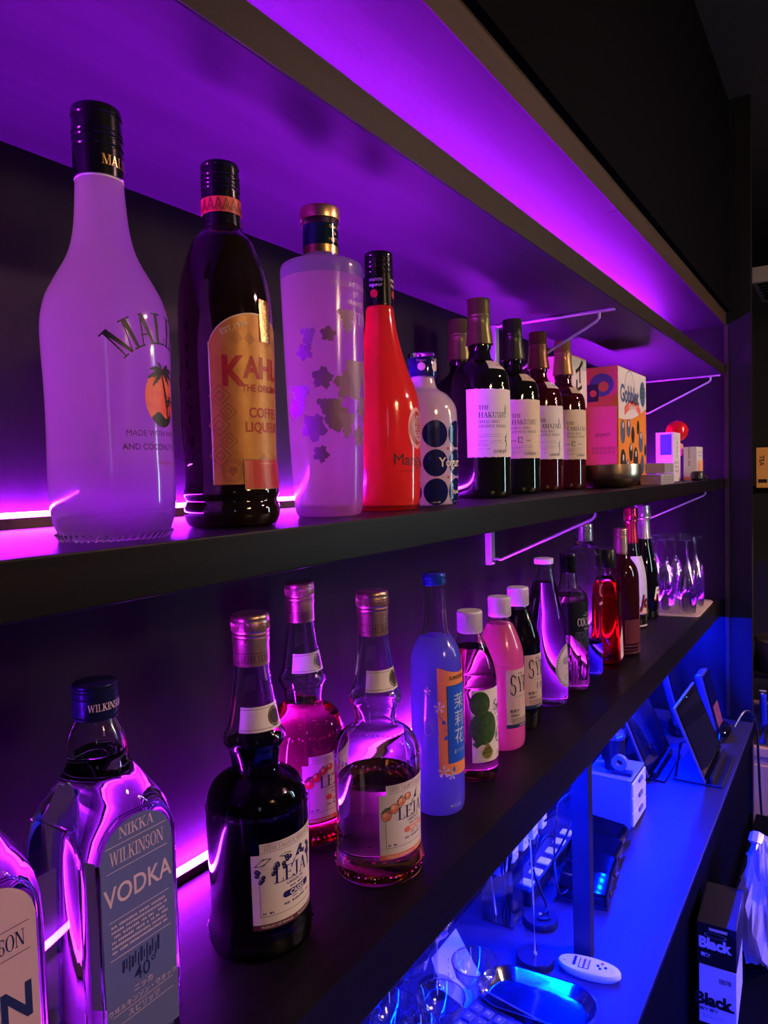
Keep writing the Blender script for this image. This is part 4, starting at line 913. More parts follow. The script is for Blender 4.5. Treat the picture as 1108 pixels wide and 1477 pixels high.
# ---- tall blue-lit bottle with silver cap
hr = [(.2860, .0165), (.2800, .0160), (.2740, .0175), (.2680, .0310), (.2600, .0352), (.2531, .0356), (.1653, .0352), (.0300, .0352), (.0104, .0350), (.0015, .0325)]
t = thing('spirit_bottle', 'tall clear bottle with ridged silver cap, glowing blue low down', 'bottle', (1.473, -.138, zL))
lv = .0700; sp, R = shell(hr, .0032, lv)
G().lathe(sp, 56).out('glass_body', glass, t, True)
G().lathe(liquid_prof(R, lv), 48).out('liquid', tint('blue-lit liquid', (.25, .45, .98)), t, True)  # blue light low in the clear bottle is put into the liquid's tint
screwcap(t, .2830, .3186, .0192, silver, (.2, .3, .4, .5, .7, .8))
G().lathe([(0, .2825), (.0172, .2825), (.0172, .2760), (0, .2760)][::-1], 32).out('neck_ring', glass, t, True)
mp = cyl(R, .0352)
printed('lettering', [txt('PREMIUM', .008, .004, .1500, .9, .01), ring(.004, .180, .013, .0008, 18)], mp, white_ink, t)

# ---- red decanter with wide black stopper
t = thing('decanter', 'square-shouldered red liqueur decanter with a wide black stopper', 'bottle', (1.564, -.158, zL), math.radians(8))
rows = [(rsq(h, r_), z) for h, r_, z in [(.026, .006, 0), (.0300, .006, .004), (.0298, .006, .030), (.0262, .006, .150), (.0235, .007, .178), (.0180, .008, .190), (.0105, .0100, .196), (.0092, .0090, .201), (.0092, .0090, .222)]]
inner = [(rsq(.0070, .0068), .222), (rsq(.0070, .0068), .196)]
loft(rows+inner, 'glass_body', glass, t)
loft([(rsq(h, r_), z) for h, r_, z in [(.0272, .005, .008), (.0276, .005, .030), (.0240, .005, .150), (.0212, .006, .176)]], 'liquid', tint('ruby liquid', (.85, .04, .03)), t)
G().lathe([(0, .2165), (.0195, .2165), (.0200, .2175), (.0200, .2550), (.0190, .2562), (0, .2562)], 40).out('stopper', blk_pl, t, True)
g = G()
for i in range(4):
    a = PI/2*i+PI/4; d = 1.34
    g.tube([(.0285*d*math.cos(a), .0285*d*math.sin(a), .004), (.0245*d*math.cos(a), .0245*d*math.sin(a), .150), (.0215*d*math.cos(a), .0215*d*math.sin(a), .178)], .0009, 6)
g.out('glass_edges', glass, t, True)
mp = lambda x, z, e=0: (x, -(.0300-(z-.03)*.03)-.0006-e, z)
printed('front_label', [stripe(-.020, .022, .018, lambda q: .075+q*.5, 4, 1)], mp, paper, t)
printed('dark_label', [stripe(-.016, .020, .110, .160, 4, 1)], mp, mat('black label', (0, 0, 0)), t)
printed('small_print', [scribble(-.014, .055-i*.006, .030, .0028, .8, i) for i in range(5)], mp, grey_ink, t, e=.0003)

# ---- dark cream-liqueur bottle
hr = [(.2340, .0165), (.2232, .0205), (.2120, .0300), (.1956, .0375), (.1700, .0398), (.0200, .0398), (.0060, .0392), (.0015, .0360)]
t = thing('cream_liqueur_bottle', 'dark brown bottle with copper neck foil and glinting base, behind the red decanter', 'bottle', (1.684, -.157, zL))
prof, R = body_prof(hr); prof.append((0, prof[-1][1]))
G().lathe(prof, 52).out('glass_body', mat('dark ruby glass', (.030, .004, .008), .06, coat=.3), t, True)
screwcap(t, .2330, .2930, .0160, rosegold, (.08, .62, .70, .78, .86, .93))
mp = cyl(R, .0398)
printed('front_label', [stripe(.002, .055, .085, .165, 14, 2)], mp, mat('amber label', (.55, .28, .10), .45, vary=((80, 80, 80), (.75, .45, .2))), t, smooth=True)
printed('lower_label', [stripe(-.045, .055, .030, .085, 20, 1)], mp, mat('wine label', (.13, .02, .035), .45), t, smooth=True)
printed('lettering', [serif('CREAM', .010, .006, .120, .8), txt('LIQUEUR', .006, .02, .108)], mp, MATS['dark brown glass'], t, e=.0003)
g = G(); r = random.Random(9)
for i in range(52):
    a = 2*PI*i/52
    for z in (.008, .016, .024): g.sphere((.0395*math.cos(a+z*4), .0395*math.sin(a+z*4), z), .0016, 4, 1.6)
o = g.out('cut_glass_foot', mat('ruby cut glass', (.9, .3, .5), .05, trans=.8), t, True); o['kind'] = 'stuff'

# ---- two sparkling bottles
def sparkling(x, y, label, body, foil, lab, word, wm, pale_foot, h=.326):
    t = thing('sparkling_wine_bottle', label, 'bottle', (x, y, zL), 0, 'foil-necked sparkling bottles beside the flutes')
    hr = [(.2700, .0145), (.2578, .0165), (.2400, .0178), (.2162, .0200), (.1900, .0265), (.1650, .0330), (.1402, .0368), (.1200, .0385), (.0600, .0395), (.0066, .0395), (.0015, .0360)]
    prof, R = body_prof(hr); prof.append((0, prof[-1][1]))
    G().lathe(prof, 56).out('glass_body', body, t, True)
    P = [(0, .2300), (R(.2300)+.0006, .2300), (.0172, .2560), (.0160, .2750), (.0165, .2850), (.0185, .2870), (.0175, .2890), (.0172, .2960), (.0186, .2990), (.0182, .3080), (.0172, .3120), (.0180, .3160), (.0170, .3240), (.0110, .3270), (0, .3275)]
    G().lathe(P, 40).out('foil', foil, t, True)
    g = G()
    for k in range(4):
        a = PI/2*k+.4; g.tube([(.0188*math.cos(a), .0188*math.sin(a), .2880), (.0192*math.cos(a+.2), .0192*math.sin(a+.2), .3060), (.0172*math.cos(a), .0172*math.sin(a), .3240)], .0007, 5)
    g.tube([(.0190*math.cos(2*PI*i/20), .0190*math.sin(2*PI*i/20), .2885) for i in range(20)], .0007, 5, True)
    g.out('wire_cage', silver, t)
    mp = cyl(R, .039)
    if lab: printed('front_label', [stripe(-.055, .055, .060, .195, 26, 8)], mp, lab, t, smooth=True)
    if pale_foot: printed('foot_label', [stripe(-.055, .055, .006, .058, 22, 1)], mp, mat('cream foot label', (.7, .62, .5), .5), t, smooth=True)
    printed('lettering', [txt(word, .046, -.006, .060, .8, .03, 'c', .3)], mp, wm, t, e=.0004, cut=.005)
    printed('lettering_shadow', [txt(word, .046, -.004, .057, .8, .05, 'c', .3)], mp, red_ink, t, e=.0002, cut=.005)
    return t
sparkling(1.986, -.104, 'white-labelled sparkling bottle with red neck foil', mat('dark green whisky glass', (0, 0, 0)), mat('pink red foil', (.75, .05, .10), .25, metal=.8), mat('silvery white label', (.62, .62, .70), .35, vary=((60, 60, 60), (.72, .72, .80))), 'Joy', ink, True)
sparkling(2.125, -.104, 'black sparkling bottle with silver neck foil next to the upturned flutes', black_gloss, mat('pale foil', (.75, .62, .62), .28, metal=.8, bump=((300, 300, 300), .5, .001)), None, 'Fr', white_ink, False)

# ---- champagne flutes upside down on a mat
o = G().prism([(2.165, -.120), (2.185, -.232), (2.200, -.240), (2.455, -.236), (2.480, -.226), (2.480, -.040), (2.165, -.040)], zL, zL+.003).out('bar_mat', mat('pale rubber mat', (.62, .50, .50), .6, bump=((60, 60, 60), .3, .001))); tag(o, 'pale bar mat on the lower shelf under the upturned flutes', 'mat')
proto = None; n = 0
desc = {0: 'front', 1: 'middle', 2: 'wall-side'}
for i, x in enumerate((2.215, 2.280, 2.345, 2.410)):
    for j, y in enumerate((-.200, -.140, -.080)):
        yy = y+(.006 if i % 2 else -.004)
        if proto is None:
            t = thing('champagne_flute', '', 'glass', (x, yy, zL+.003), 0, 'clear flutes standing upside down on the pale mat')
            t['label'] = ''
            # outer then inner, rim at the bottom
            P = [(.0225, 0), (.0245, .030), (.0265, .060), (.0250, .095), (.0175, .125), (.0070, .140), (.0036, .150), (.0032, .165), (.0034, .200), (.0060, .2125), (.0300, .2165), (.0325, .2175), (.0322, .2186), (0, .2186)]
            Q = [(0, .1370), (.0100, .1300), (.0165, .1235), (.0238, .095), (.0253, .060), (.0233, .030), (.0214, 0)]
            g = G().lathe(Q+P, 36); g.out('bowl_and_stem', glass_thin, t, True); proto = t
        else:
            t = proto.copy(); COL.objects.link(t); t.location = (x, yy, zL+.003)
            for ch in proto.children: c2 = ch.copy(); COL.objects.link(c2); c2.parent = t
        t['label'] = 'clear champagne flute upside down on the pale mat, %s row, %s from the black bottle' % (desc[j], ('first', 'second', 'third', 'fourth')[i])

# ================================================================ COUNTER THINGS
# coupe glasses
proto = None
for k, (x, y, lb) in enumerate([(.894, -.155, 'clear coupe glass nearest the metal tray, over the paper sheet'), (.808, -.147, 'clear coupe glass in front of the calculator, low in the frame'), (.860, -.062, 'clear coupe glass half hidden under the shelf rail beside the paper sheet'), (.760, -.100, 'clear coupe glass mostly hidden under the shelf rail, behind the lowest ones'), (.742, -.160, 'clear coupe glass cut by the lower edge of the frame'), (.960, -.052, 'clear coupe glass deepest under the shelf, its stem over the white sheet'), (.690, -.120, 'clear coupe glass at the lower left end of the glass cluster')]):
    if proto is None:
        t = thing('coupe_glass', lb, 'glass', (x, y, zC), 0, 'small coupe glasses on the counter')
        P = [(0, 0), (.030, 0), (.0305, .001), (.010, .004), (.0042, .010), (.0034, .030), (.0038, .070), (.0075, .080), (.0200, .090), (.0290, .102), (.0330, .1195), (.0326, .1200), (.0322, .1195), (.0280, .103), (.0190, .0925), (.0070, .0840), (0, .0835)]
        G().lathe(P, 40).out('bowl_and_stem', glass_thin, t, True)
        G().tube([(.0326*math.cos(2*PI*i/40), .0326*math.sin(2*PI*i/40), .1195) for i in range(40)],   .0010, 6, True).out('rim', glass, t, True)
        proto = t
    else:
        t = proto.copy(); COL.objects.link(t); t.location = (x, y, zC); t['label'] = lb
        for ch in proto.children: c2 = ch.copy(); COL.objects.link(c2); c2.parent = t
# paper
o = G().prism([(1.108, -.010), (1.015, -.012), (.960, -.060), (.940, -.120), (.995, -.135), (1.040, -.080)], zC, zC+.0004).out('paper_sheet', mat('white paper', (.70, .68, .74), .6)); tag(o, 'white paper sheet lying on the counter beneath the coupe glasses', 'paper')
printed('printed_lines', [rot2(scribble(.985, -.055-i*.008, .05, .003, .7, i), .5, 1.0, -.06) for i in range(4)], lambda x, z, e=0: (x, z, zC+.0007), grey_ink, o)
# calculator
t = thing('calculator', 'dark calculator with raised keys lying by the coupe glasses', 'calculator', (.825, -.165, zC), math.radians(-8))
G().bbox(0, .150, -.050, .060, 0, .012, .004).out('casing', mat('dark grey plastic', (.05, .05, .06), .4), t)
for i in range(5):
    for j in range(5):
        k = G().bbox(.010+i*.022, .026+i*.022, -.043+j*.020, -.028+j*.020, .011, .0155, .002).out('key', mat('key plastic', (.10, .10, .12), .35), t)
        s_ = '789÷C456×%123-M0.=+R√↑↓∞±'[i+j*5-0] if False else '0.=+M123-C456×%789÷√≈CEMR'[(i*5+j) % 24]
        printed('key_symbol', [rot2(txt(s_, .008, .018+i*.022, -.038+j*.020, 1, .01), -PI/2, .018+i*.022, -.0355+j*.020)], lambda x, z, e=0: (x, z, .0158), white_ink, k)
G().bbox(.125, .144, -.040, .050, .011, .013, .001).out('display', black_gloss, t)
# oval metal tray
t = thing('oval_tray', 'mirror-polished oval metal tray with a rim on the counter', 'tray', (1.000, -.205, zC), math.radians(96))
def stad(a, b, n=16): return [((a-b)+b*math.cos(q), b*math.sin(q)) for q in [-PI/2+PI*i/n for i in range(n+1)]]+[(-(a-b)+b*math.cos(q), b*math.sin(q)) for q in [PI/2+PI*i/n for i in range(n+1)]]
rows = [(stad(.074, .034), 0), (stad(.078, .038), .002), (stad(.088, .046), .018), (stad(.090, .048), .0195), (stad(.0905, .0485), .0205), (stad(.0895, .0475), .0208), (stad(.0870, .045), .018), (stad(.0765, .0365), .0045), (stad(.073, .033), .0038)]
loft(rows, 'tray_body', mat('mirror metal', (.62, .62, .68), .13, metal=1), t)
loft([(stad(.0905, .0485), .0195), (stad(.0925, .0505), .0200), (stad(.0925, .0505), .0212), (stad(.0900, .0480), .0212)], 'rolled_rim', MATS['mirror metal'], t, False)
# round bases with rods (menu stands)
def stand(x, y, label, rod_h, lean):
    t = thing('menu_stand', label, 'stand', (x, y, zC))
    G().lathe([(0, 0), (.030, 0), (.0315, .0015), (.0315, .011), (.030, .0130), (0, .0130)], 44).out('base', mat('satin dark base', (.012, .012, .018), .3, spec=.4), t, True)
    G().lathe([(0, .0128), (.0035, .0128), (.0030, .0165), (0, .0165)], 14).out('socket', steel, t, True)
    if rod_h: G().tube([(0, 0, .013), (lean*.5, 0, rod_h*.5), (lean, .002, rod_h)], .0013, 8).out('rod', steel, t, True)
    if rod_h:
        G().tube([(lean, .002, rod_h), (lean-.004, .006, rod_h+.010), (lean, .009, rod_h+.018), (lean+.004, .004, rod_h+.010), (lean, .002, rod_h+.002)], .0012, 6).out('clip', steel, t)
stand(1.098, -.165, 'round glossy menu stand with thin upright rod beside the tray', .200, -.006)
stand(1.203, -.134, 'round dark stand base behind the rodded one, cable heaped on it', 0, 0)
# remote control
t = thing('remote_control', 'oval white remote control lying on the counter by the post', 'remote', (1.118, -.250, zC), math.radians(97))
oval = [(.0535*math.cos(2*PI*i/36)*(1-.06*math.cos(4*PI*i/36)), .0215*math.sin(2*PI*i/36)) for i in range(36)]
sc_ = lambda f: [(x*f, y*f) for x, y in oval]
loft([(sc_(.90), 0), (sc_(1.0), .005), (sc_(1.0), .010), (sc_(.97), .0125), (sc_(.9), .0135)], 'casing', white_pl, t)
tm = lambda x, z, e=0: (x, z, .0138+e)
k = printed('keypad_outline', [([(-.001, -.012), (.016, -.012), (.016, .013), (-.001, .013)], [(0, 1, 2, 3)])], tm, mat('navy key surround', (.05, .06, .16), .4), t)
for i in range(4):
    for j in range(2):
        G().lathe([(0, 0), (.0029, 0), (.0029, .0012), (0, .0014)], 12, (.0035+j*.0082, -.0085+i*.006, .0139)).out('button', white_pl, t, True)
for i, (x, y, m_) in enumerate([(-.018, .004, navy), (-.026, -.001, navy), (-.014, -.002, navy), (-.020, -.009, red_ink), (.023, .008, navy), (.023, .002, navy), (.023, -.004, navy), (.023, -.010, navy), (.040, .002, white_pl)]):
    G().lathe([(0, 0), (.0024, 0), (.0024, .001), (0, .0012)], 12, (x, y, .0137)).out('button', m_, t, True)
printed('tiny_print', [scribble(-.042, .006-i*.005, .014, .0016, .6, i) for i in range(3)]+[scribble(.030, .010-i*.006, .012, .0016, .5, i) for i in range(4)], tm, grey_ink, t)
# acrylic pen box with pens
t = thing('pen_holder', 'clear acrylic square pen holder under the shelf', 'holder', (1.186, -.068, zC), math.radians(4))
g = G(); a = .030; hh = .105; w_ = .0022
g.box(-a, a, -a, a, 0, .003)
for q in ((-a, -a+w_, -a, a), (a-w_, a, -a, a), (-a+w_, a-w_, -a, -a+w_), (-a+w_, a-w_, a-w_, a)): g.box(q[0], q[1], q[2], q[3], .003, hh)
g.out('holder_body', acryl, t)
for i, (x, y, dx, dy, m_) in enumerate([(-.010, -.012, -.010, .006, navy), (.004, -.010, .004, .012, blk_pl), (.012, .006, .012, -.004, silver), (-.006, .012, -.014, .006, white_pl), (.0, .0, .002, -.016, navy)]):
    o = G().tube([(1.186+x, -.068+y, zC+.0035), (1.186+x+dx, -.068+y+dy, zC+.118)], .0040, 10).out('pen', m_, None, True)
    G().tube([(1.186+x+dx, -.068+y+dy, zC+.118), (1.186+x+dx*1.2, -.068+y+dy*1.2, zC+.140)], .0034, 10).out('pen_cap', blk_pl if i % 2 else silver, o, True)
    tag(o, ['navy pen leaning to the wall in the clear holder', 'black pen in the middle of the clear holder', 'silver pen at the far side of the clear holder', 'white pen leaning at the back of the clear holder', 'navy pen tilting toward the room in the clear holder'][i], 'pen', 'pens in the acrylic holder')
# power strip with adapters
t = thing('power_strip', 'dark power strip with a row of white square switches', 'power strip', (1.235, -.078, zC), math.radians(0))
G().bbox(0, .285, -.024, .024, 0, .030, .004).out('casing', blk_pl, t)
for i in range(6):
    k = G().bbox(.012+i*.045, .036+i*.045, -.020, .004, .029, .034, .003).out('switch', white_pl, t)
for i in range(5):
    x = 1.262+i*.054
    o = G().bbox(x-.015, x+.015, -.062, -.030, zC+.0345-.0005, zC+.094+.012*(i % 2), .005).out('charger_plug', white_pl); o.location = (0, .022, 0)
    G().box(x-.010, x+.010, -.0625, -.0620, zC+.050, zC+.052).out('seam', grey_ink, o)
    tag(o, ['white charger plug nearest the pen holder on the power strip', 'second white charger plug on the power strip', 'middle white charger plug on the power strip', 'fourth white charger plug on the power strip', 'white charger plug farthest along the power strip'][i], 'plug', 'white charger plugs')
# loose black cables
def cable(pts, label, r=.0022, grp='black cables tangled on the counter'):
    P = []; pts = [Vector(p) for p in pts]
    for i in range(len(pts)-1):
        p0, p1, p2, p3 = pts[max(i-1, 0)], pts[i], pts[i+1], pts[min(i+2, len(pts)-1)]
        for k in range(7):
            u = k/7; P.append(.5*((2*p1)+(p2-p0)*u+(2*p0-5*p1+4*p2-p3)*u*u+(3*p1-p0-3*p2+p3)*u*u*u))
    P.append(pts[-1]); o = G().tube(P, r, 7).out('cable', blk_pl, None, True); tag(o, label, 'cable', grp); return o
z = zC
cable([(1.30, -.085, z+.09), (1.26, -.11, z+.13), (1.21, -.12, z+.09), (1.22, -.14, z+.02), (1.19, -.135, z+.016), (1.20, -.152, z+.016), (1.225, -.138, z+.018), (1.25, -.11, z+.05)], 'black cable looping down onto the bare round stand base')
cable([(1.36, -.085, z+.11), (1.34, -.12, z+.14), (1.29, -.13, z+.10), (1.26, -.15, z+.03), (1.33, -.16, z+.036), (1.42, -.15, z+.10)], 'black cable arching from the middle plugs over the glossy cases')
cable([(1.42, -.085, z+.11), (1.43, -.12, z+.16), (1.36, -.14, z+.12), (1.33, -.11, z+.04), (1.40, -.118, z+.012), (1.50, -.11, z+.012)], 'black cable falling between the power strip and the glossy cases')
cable([(1.48, -.085, z+.10), (1.47, -.13, z+.15), (1.40, -.10, z+.135), (1.34, -.115, z+.10), (1.28, -.115, z+.12), (1.24, -.10, z+.08)], 'highest black cable loop over the white plugs')
cable([(2.42, -.30, z+.01), (2.47, -.325, z+.05), (2.49, -.352, z+.02), (2.50, -.360, z-.12), (2.53, -.362, z-.25), (2.56, -.38, z-.60)], 'black cable hanging over the counter edge by the end panel', .004, 'cables hanging from the counter')
# glossy black terminals in a row
labs = ['glossy black charging case nearest the round stands', 'second glossy black charging case, beside the post', 'third glossy black charging case behind the post', 'fourth glossy black charging case, by the drawer unit']
for i in range(4):
    t = thing('charging_case', labs[i], 'case', (1.325+i*.075, -.178+i*.010, zC), math.radians(6-i*5), 'glossy black cases in a row')
    M4 = Matrix.Rotation(math.radians(-16), 4, 'Y')
    G().bbox(-.030, .030, -.048, .048, .008, .036, .006, M4).out('case_body', black_gloss, t)
    G().bbox(-.026, .026, -.044, .044, .0365, .0395, .0015, M4).out('lid', black_gloss, t)
    G().bbox(-.034, .030, -.048, .048, 0, .006, .002).out('foot', blk_pl, t)
    G().bbox(-.006, .006, -.0505, -.048, .016, .024, .001, M4).out('connector', gold, t)
# drawer organiser
t = thing('drawer_unit', 'small white three-drawer organiser behind the post', 'drawers', (1.630, -.188, zC))
W_, D_, H_ = .125, .105, .112
g = G(); g.bbox(0, W_, 0, D_, H_-.004, H_, .0015); g.bbox(0, .003, .002, D_, 0, H_-.0045, .0008); g.bbox(W_-.003, W_, .002, D_, 0, H_-.0045, .0008); g.box(.0035, W_-.0035, D_-.003, D_-.0005, 0, H_-.005)
g.out('carcass', mat('frosted white plastic', (.22, .22, .30), .3), t)
for k in range(3):
    z0 = .004+k*.0345
    d = G().bbox(.004, W_-.004, -.004, .001, z0, z0+.031, .001).add([(0, 0, 0)], []).out('drawer', white_pl, t)
    g = G(); g.box(.006, W_-.006, .001, D_-.006, z0+.001, z0+.003); g.out('drawer_tray', white_pl, d)
    G().bbox(W_*.38, W_*.62, -.008, -.004, z0+.019, z0+.028, .001).out('drawer_pull', mat('grey plastic', (.18, .16, .2), .4), d)
# canisters and bits on top
for i, (x, y, r_, h_, l) in enumerate([(1.690, -.135, .024, .090, 'dark blue canister with bright rim on the drawer unit'), (1.740, -.110, .020, .120, 'taller black canister behind the rimmed one on the drawer unit')]):
    t = thing('canister', l, 'canister', (x, y, zC+H_+.0002))
    G().lathe([(0, 0), (r_, 0), (r_, h_*.80), (r_*.97, h_*.805), (r_*.97, h_*.82), (0, h_*.82)], 30).out('canister_body', blk_pl, t, True)
    G().lathe([(0, h_*.82), (r_*1.04, h_*.82), (r_*1.04, h_*.92), (r_*.9, h_), (0, h_)], 30).out('lid', mat('blue chrome', (.35, .40, .8), .15, metal=.9), t, True)
t = thing('tape_dispenser', 'small black tape dispenser on the drawer unit beside the canister', 'dispenser', (1.660, -.165, zC+H_+.0002))
G().bbox(-.010, .010, -.018, .030, 0, .010, .002).out('base', blk_pl, t)
o = G().lathe([(.008, -.006), (.018, -.006), (.018, .006), (.008, .006), (.008, -.006)], 26).out('tape_roll', mat('blue grey plastic', (.2, .22, .4), .3), t, True); o.rotation_euler = (0, PI/2, 0); o.location = (0, .010, .027)
# tablets on stands
def tablet(x, y, label, w_=.270, h_=.200, lean=22, port=False):
    t = thing('tablet', label, 'tablet', (x, y, zC), 0, 'tablets leaning in stands on the counter')
    Mt = Matrix.Translation((0, 0, .014)) @ Matrix.Rotation(math.radians(-lean), 4, 'X')
    G().bbox(0, w_, 0, .009, 0, h_, .0035, Mt).out('casing', mat('tablet silver edge', (.16, .14, .14), .3, metal=.5), t)
    def q(x0, x1, z0, z1, d, nm, mm):
        V = [Mt @ Vector(p) for p in ((x0, d, z0), (x1, d, z0), (x1, d, z1), (x0, d, z1))]; return mesh(nm, V, [(0, 1, 2, 3)], mm, t)
    q(.004, w_-.004, .004, h_-.004, -.0004, 'bezel', black_gloss)
    q(.016, w_-.016, .018, h_-.018, -.0008, 'screen', mat('dark screen', (.010, .010, .016), .06, coat=1))
    g = G(); g.bbox(.02, w_-.02, -.035, .085, 0, .006, .002); g.out('stand_base', blk_pl, t)
    
    for q_ in (.03, w_-.03): G().tube([(q_, .080, .005), (q_, .066, .10), (q_, .052, .105)], .004, 8).out('stand_leg', blk_pl, t, True)
    G().bbox(.02, w_-.02, -.012, -.004, .006, .024, .002).out('stand_lip', blk_pl, t)
    c = G().lathe([(0, 0), (.0018, 0), (0, .0006)], 10).out('camera_dot', mat('cyan status light', (.1, .5, .5), .3, emit=((.1, .7, .8), 3)), t); c.location = Mt @ Vector((w_*.5, -.0012, h_-.009)); 
    return t
tablet(1.935, -.297, 'large dark tablet leaning on a stand nearest the counter edge')
tablet(1.900, -.165, 'second large tablet leaning behind the nearest one, toward the wall', .250, .200)
def terminal(x, y, label):
    t = thing('order_terminal', label, 'terminal', (x, y, zC), math.radians(0), 'upright handheld terminals in charging cradles')
    Mt = Matrix.Translation((0, 0, .020)) @ Matrix.Rotation(math.radians(-14), 4, 'X')
    G().bbox(0, .100, 0, .024, 0, .185, .007, Mt).out('casing', mat('blue white plastic', (.045, .045, .06), .3), t)
    G().bbox(.003, .097, -.004, .001, .006, .180, .002, Mt).out('face', black_gloss, t)
    V = [Mt @ Vector(p) for p in ((.012, -.0046, .020), (.088, -.0046, .020), (.088, -.0046, .085), (.012, -.0046, .085))]
    mesh('screen_picture', V, [(0, 1, 2, 3)], mat('dim pink picture', (.3, .08, .1), .3, vary=((60, 60, 60), (.06, .02, .03)), emit=((.5, .08, .10), .10)), t)
    G().lathe([(0, 0), (.050, 0), (.056, .012), (.052, .030), (.036, .040), (0, .042)], 36, (.055, .012, 0), 1.25, .75).out('cradle', black_gloss, t, True)
    return t
terminal(2.285, -.275, 'upright handheld terminal in a glossy cradle nearest the counter edge and end panel')
terminal(2.285, -.175, 'upright handheld terminal standing closer to the wall, beside the end panel')
#ROOM
for o in COL.objects:
    if o.type == 'MESH' and o.parent is not None and o.name.split('.')[0] in ('etched_grapes', 'etched_leaves', 'label_pattern', 'token_print', 'pattern_print', 'small_print', 'band_pattern', 'berry_print', 'berry_shine', 'tiny_print', 'printed_lines', 'seam_lines', 'badge_print', 'label_drawing'): o['kind'] = 'stuff'
# ================================================================ BEYOND AND BELOW THE COUNTER
t = thing('low_bench', 'dark low bench below the counter front carrying coffee cartons', 'bench', (0, 0, 0))
G().bbox(1.40, 2.52, -.80, -.350, .455, .485, .002).out('bench_top', darkm, t)
for x in (1.43, 2.46):
    for y in (-.77, -.40): G().bbox(x, x+.03, y, y+.03, 0, .455, .001).out('leg', darkm, t)
t = thing('coffee_box', 'white carton printed Black, lower of two stacked coffee boxes', 'box', (1.50, -.420, .4855), math.radians(3))
G().bbox(0, .16, 0, .068, 0, .118, .001).out('carton', mat('white coffee carton', (.72, .66, .70), .5), t)
mp = plane_map((0, .068, 0), (0, -1, 0), (-1, 0, 0))
printed('lettering', [txt('Black', .034, .028, .038, .9, .05)], mp, ink, t)
printed('small_lettering', [txt('無糖 微糖', .008, .018, .026, 1, .02), txt('珈琲', .012, .048, .090, 1, .01), stripe(.040, .064, .036, .041, 2)], mp, ink, t)
printed('small_print', [scribble(.006, .016-i*.004, .04, .002, .8, i) for i in range(2)], mp, grey_ink, t)
t = thing('coffee_box', 'black carton printed Black in white, upper of two stacked coffee boxes', 'box', (1.502, -.420, .604), math.radians(2))
G().bbox(0, .16, 0, .072, 0, .086, .001).out('carton', mat('black coffee carton', (.010, .009, .010), .4), t)
mp = plane_map((0, .072, 0), (0, -1, 0), (-1, 0, 0))
printed('lettering', [txt('Black', .030, .034, .036, .9, .05)], mp, white_ink, t)
printed('small_lettering', [txt('微糖', .009, .016, .018, 1, .02), ring(.034, .064, .020, .0012, 20, .25)], mp, white_ink, t)
printed('tag_print', [stripe(.022, .056, .073, .079, 2)], mp, cream, t)
# crumpled plastic bag
r = random.Random(11); g = G(); rows = []
prof = [(.02, .0), (.055, .01), (.075, .05), (.078, .11), (.065, .16), (.050, .20), (.042, .235), (.028, .262), (.006, .275)]
nn = 40
for k, (rr, z) in enumerate(prof):
    for j in range(nn):
        a = 2*PI*j/nn; q = rr*(1+.16*math.sin(a*5+k*1.7)+.12*math.sin(a*9-k*2.3)+r.uniform(-.13, .13)); g.V.append((q*math.cos(a)*1.25, q*math.sin(a)*.62, z+r.uniform(-.004, .004)))
for k in range(len(prof)-1):
    for j in range(nn): g.F.append((k*nn+j, k*nn+(j+1) % nn, (k+1)*nn+(j+1) % nn, (k+1)*nn+j))
g.F.append(tuple(range(nn))[::-1]); g.F.append(tuple((len(prof)-1)*nn+j for j in range(nn)))
o = g.out('plastic_bag', milky('thin white plastic film', (.72, .66, .70), (.6, .55, .6), .4, .22, .5), None, False, (1.78, -.440, .4858)); tag(o, 'crumpled white plastic bag behind the stacked coffee boxes', 'bag')
o = G().tube([(1.765, -.425, .72), (1.77, -.428, .75), (1.785, -.43, .757)], .018, 10).out('bag_knot', MATS['thin white plastic film'], o); o.location = (-1.78, .440, -.4858)
# side station at the far right
t = thing('side_cabinet', 'warm wooden side cabinet beyond the end panel', 'cabinet', (3.0, 0, 0))
G().bbox(0, .6, -1.0, -.10, 0, .50, .003).out('carcass', mat('warm cabinet wood', (.42, .26, .18), .5, vary=((6, 30, 6), (.5, .33, .24))), t)
G().bbox(-.012, .612, -1.01, -.09, .50, .535, .003).out('top', MATS['warm cabinet wood'], t)
for k in range(2): d = G().bbox(-.018, -.001, -.98+k*.44, -.56+k*.44, .04, .47, .003).out('door', MATS['warm cabinet wood'], t); G().bbox(-.030, -.018, -.60+k*.05, -.585+k*.05, .22, .32, .003).out('handle', steel, d)
t = thing('clear_tub', 'clear plastic tub holding a blue tube on the side cabinet', 'tub', (3.10, -.335, .5355))
g = G(); g.bbox(-.09, .09, -.07, .07, 0, .004, .001)
for q in ((-.09, -.087, -.07, .07), (.087, .09, -.07, .07), (-.087, .087, -.07, -.067), (-.087, .087, .067, .07)): g.box(q[0], q[1], q[2], q[3], .004, .190)
g.out('tub_body', acryl, t)
o = G().tube([(3.04, -.320, .542), (3.03, -.325, .62), (3.03, -.322, .735)], .013, 14).out('blue_tube', mat('deep blue plastic', (.03, .06, .55), .3), None, True); G().tube([(3.03, -.322, .735), (3.03, -.322, .745)], .0135, 14).out('cap', white_pl, o, True); tag(o, 'deep blue tube with a pale end standing in the clear tub', 'tube')
t = thing('wall_rack', 'dark metal rack above the side cabinet', 'rack', (3.0, 0, 0))
G().bbox(0, .35, -1.0, -.10, .800, .812, .002).out('rack_shelf', darkm, t); G().bbox(0, .35, -1.0, -.10, 1.50, 1.52, .002).out('rack_shelf', darkm, t)
for x in (.01, .33):
    for y in (-.99, -.13): G().bbox(x, x+.014, y, y+.014, .535, 2.3, .001).out('rack_post', darkm, t)
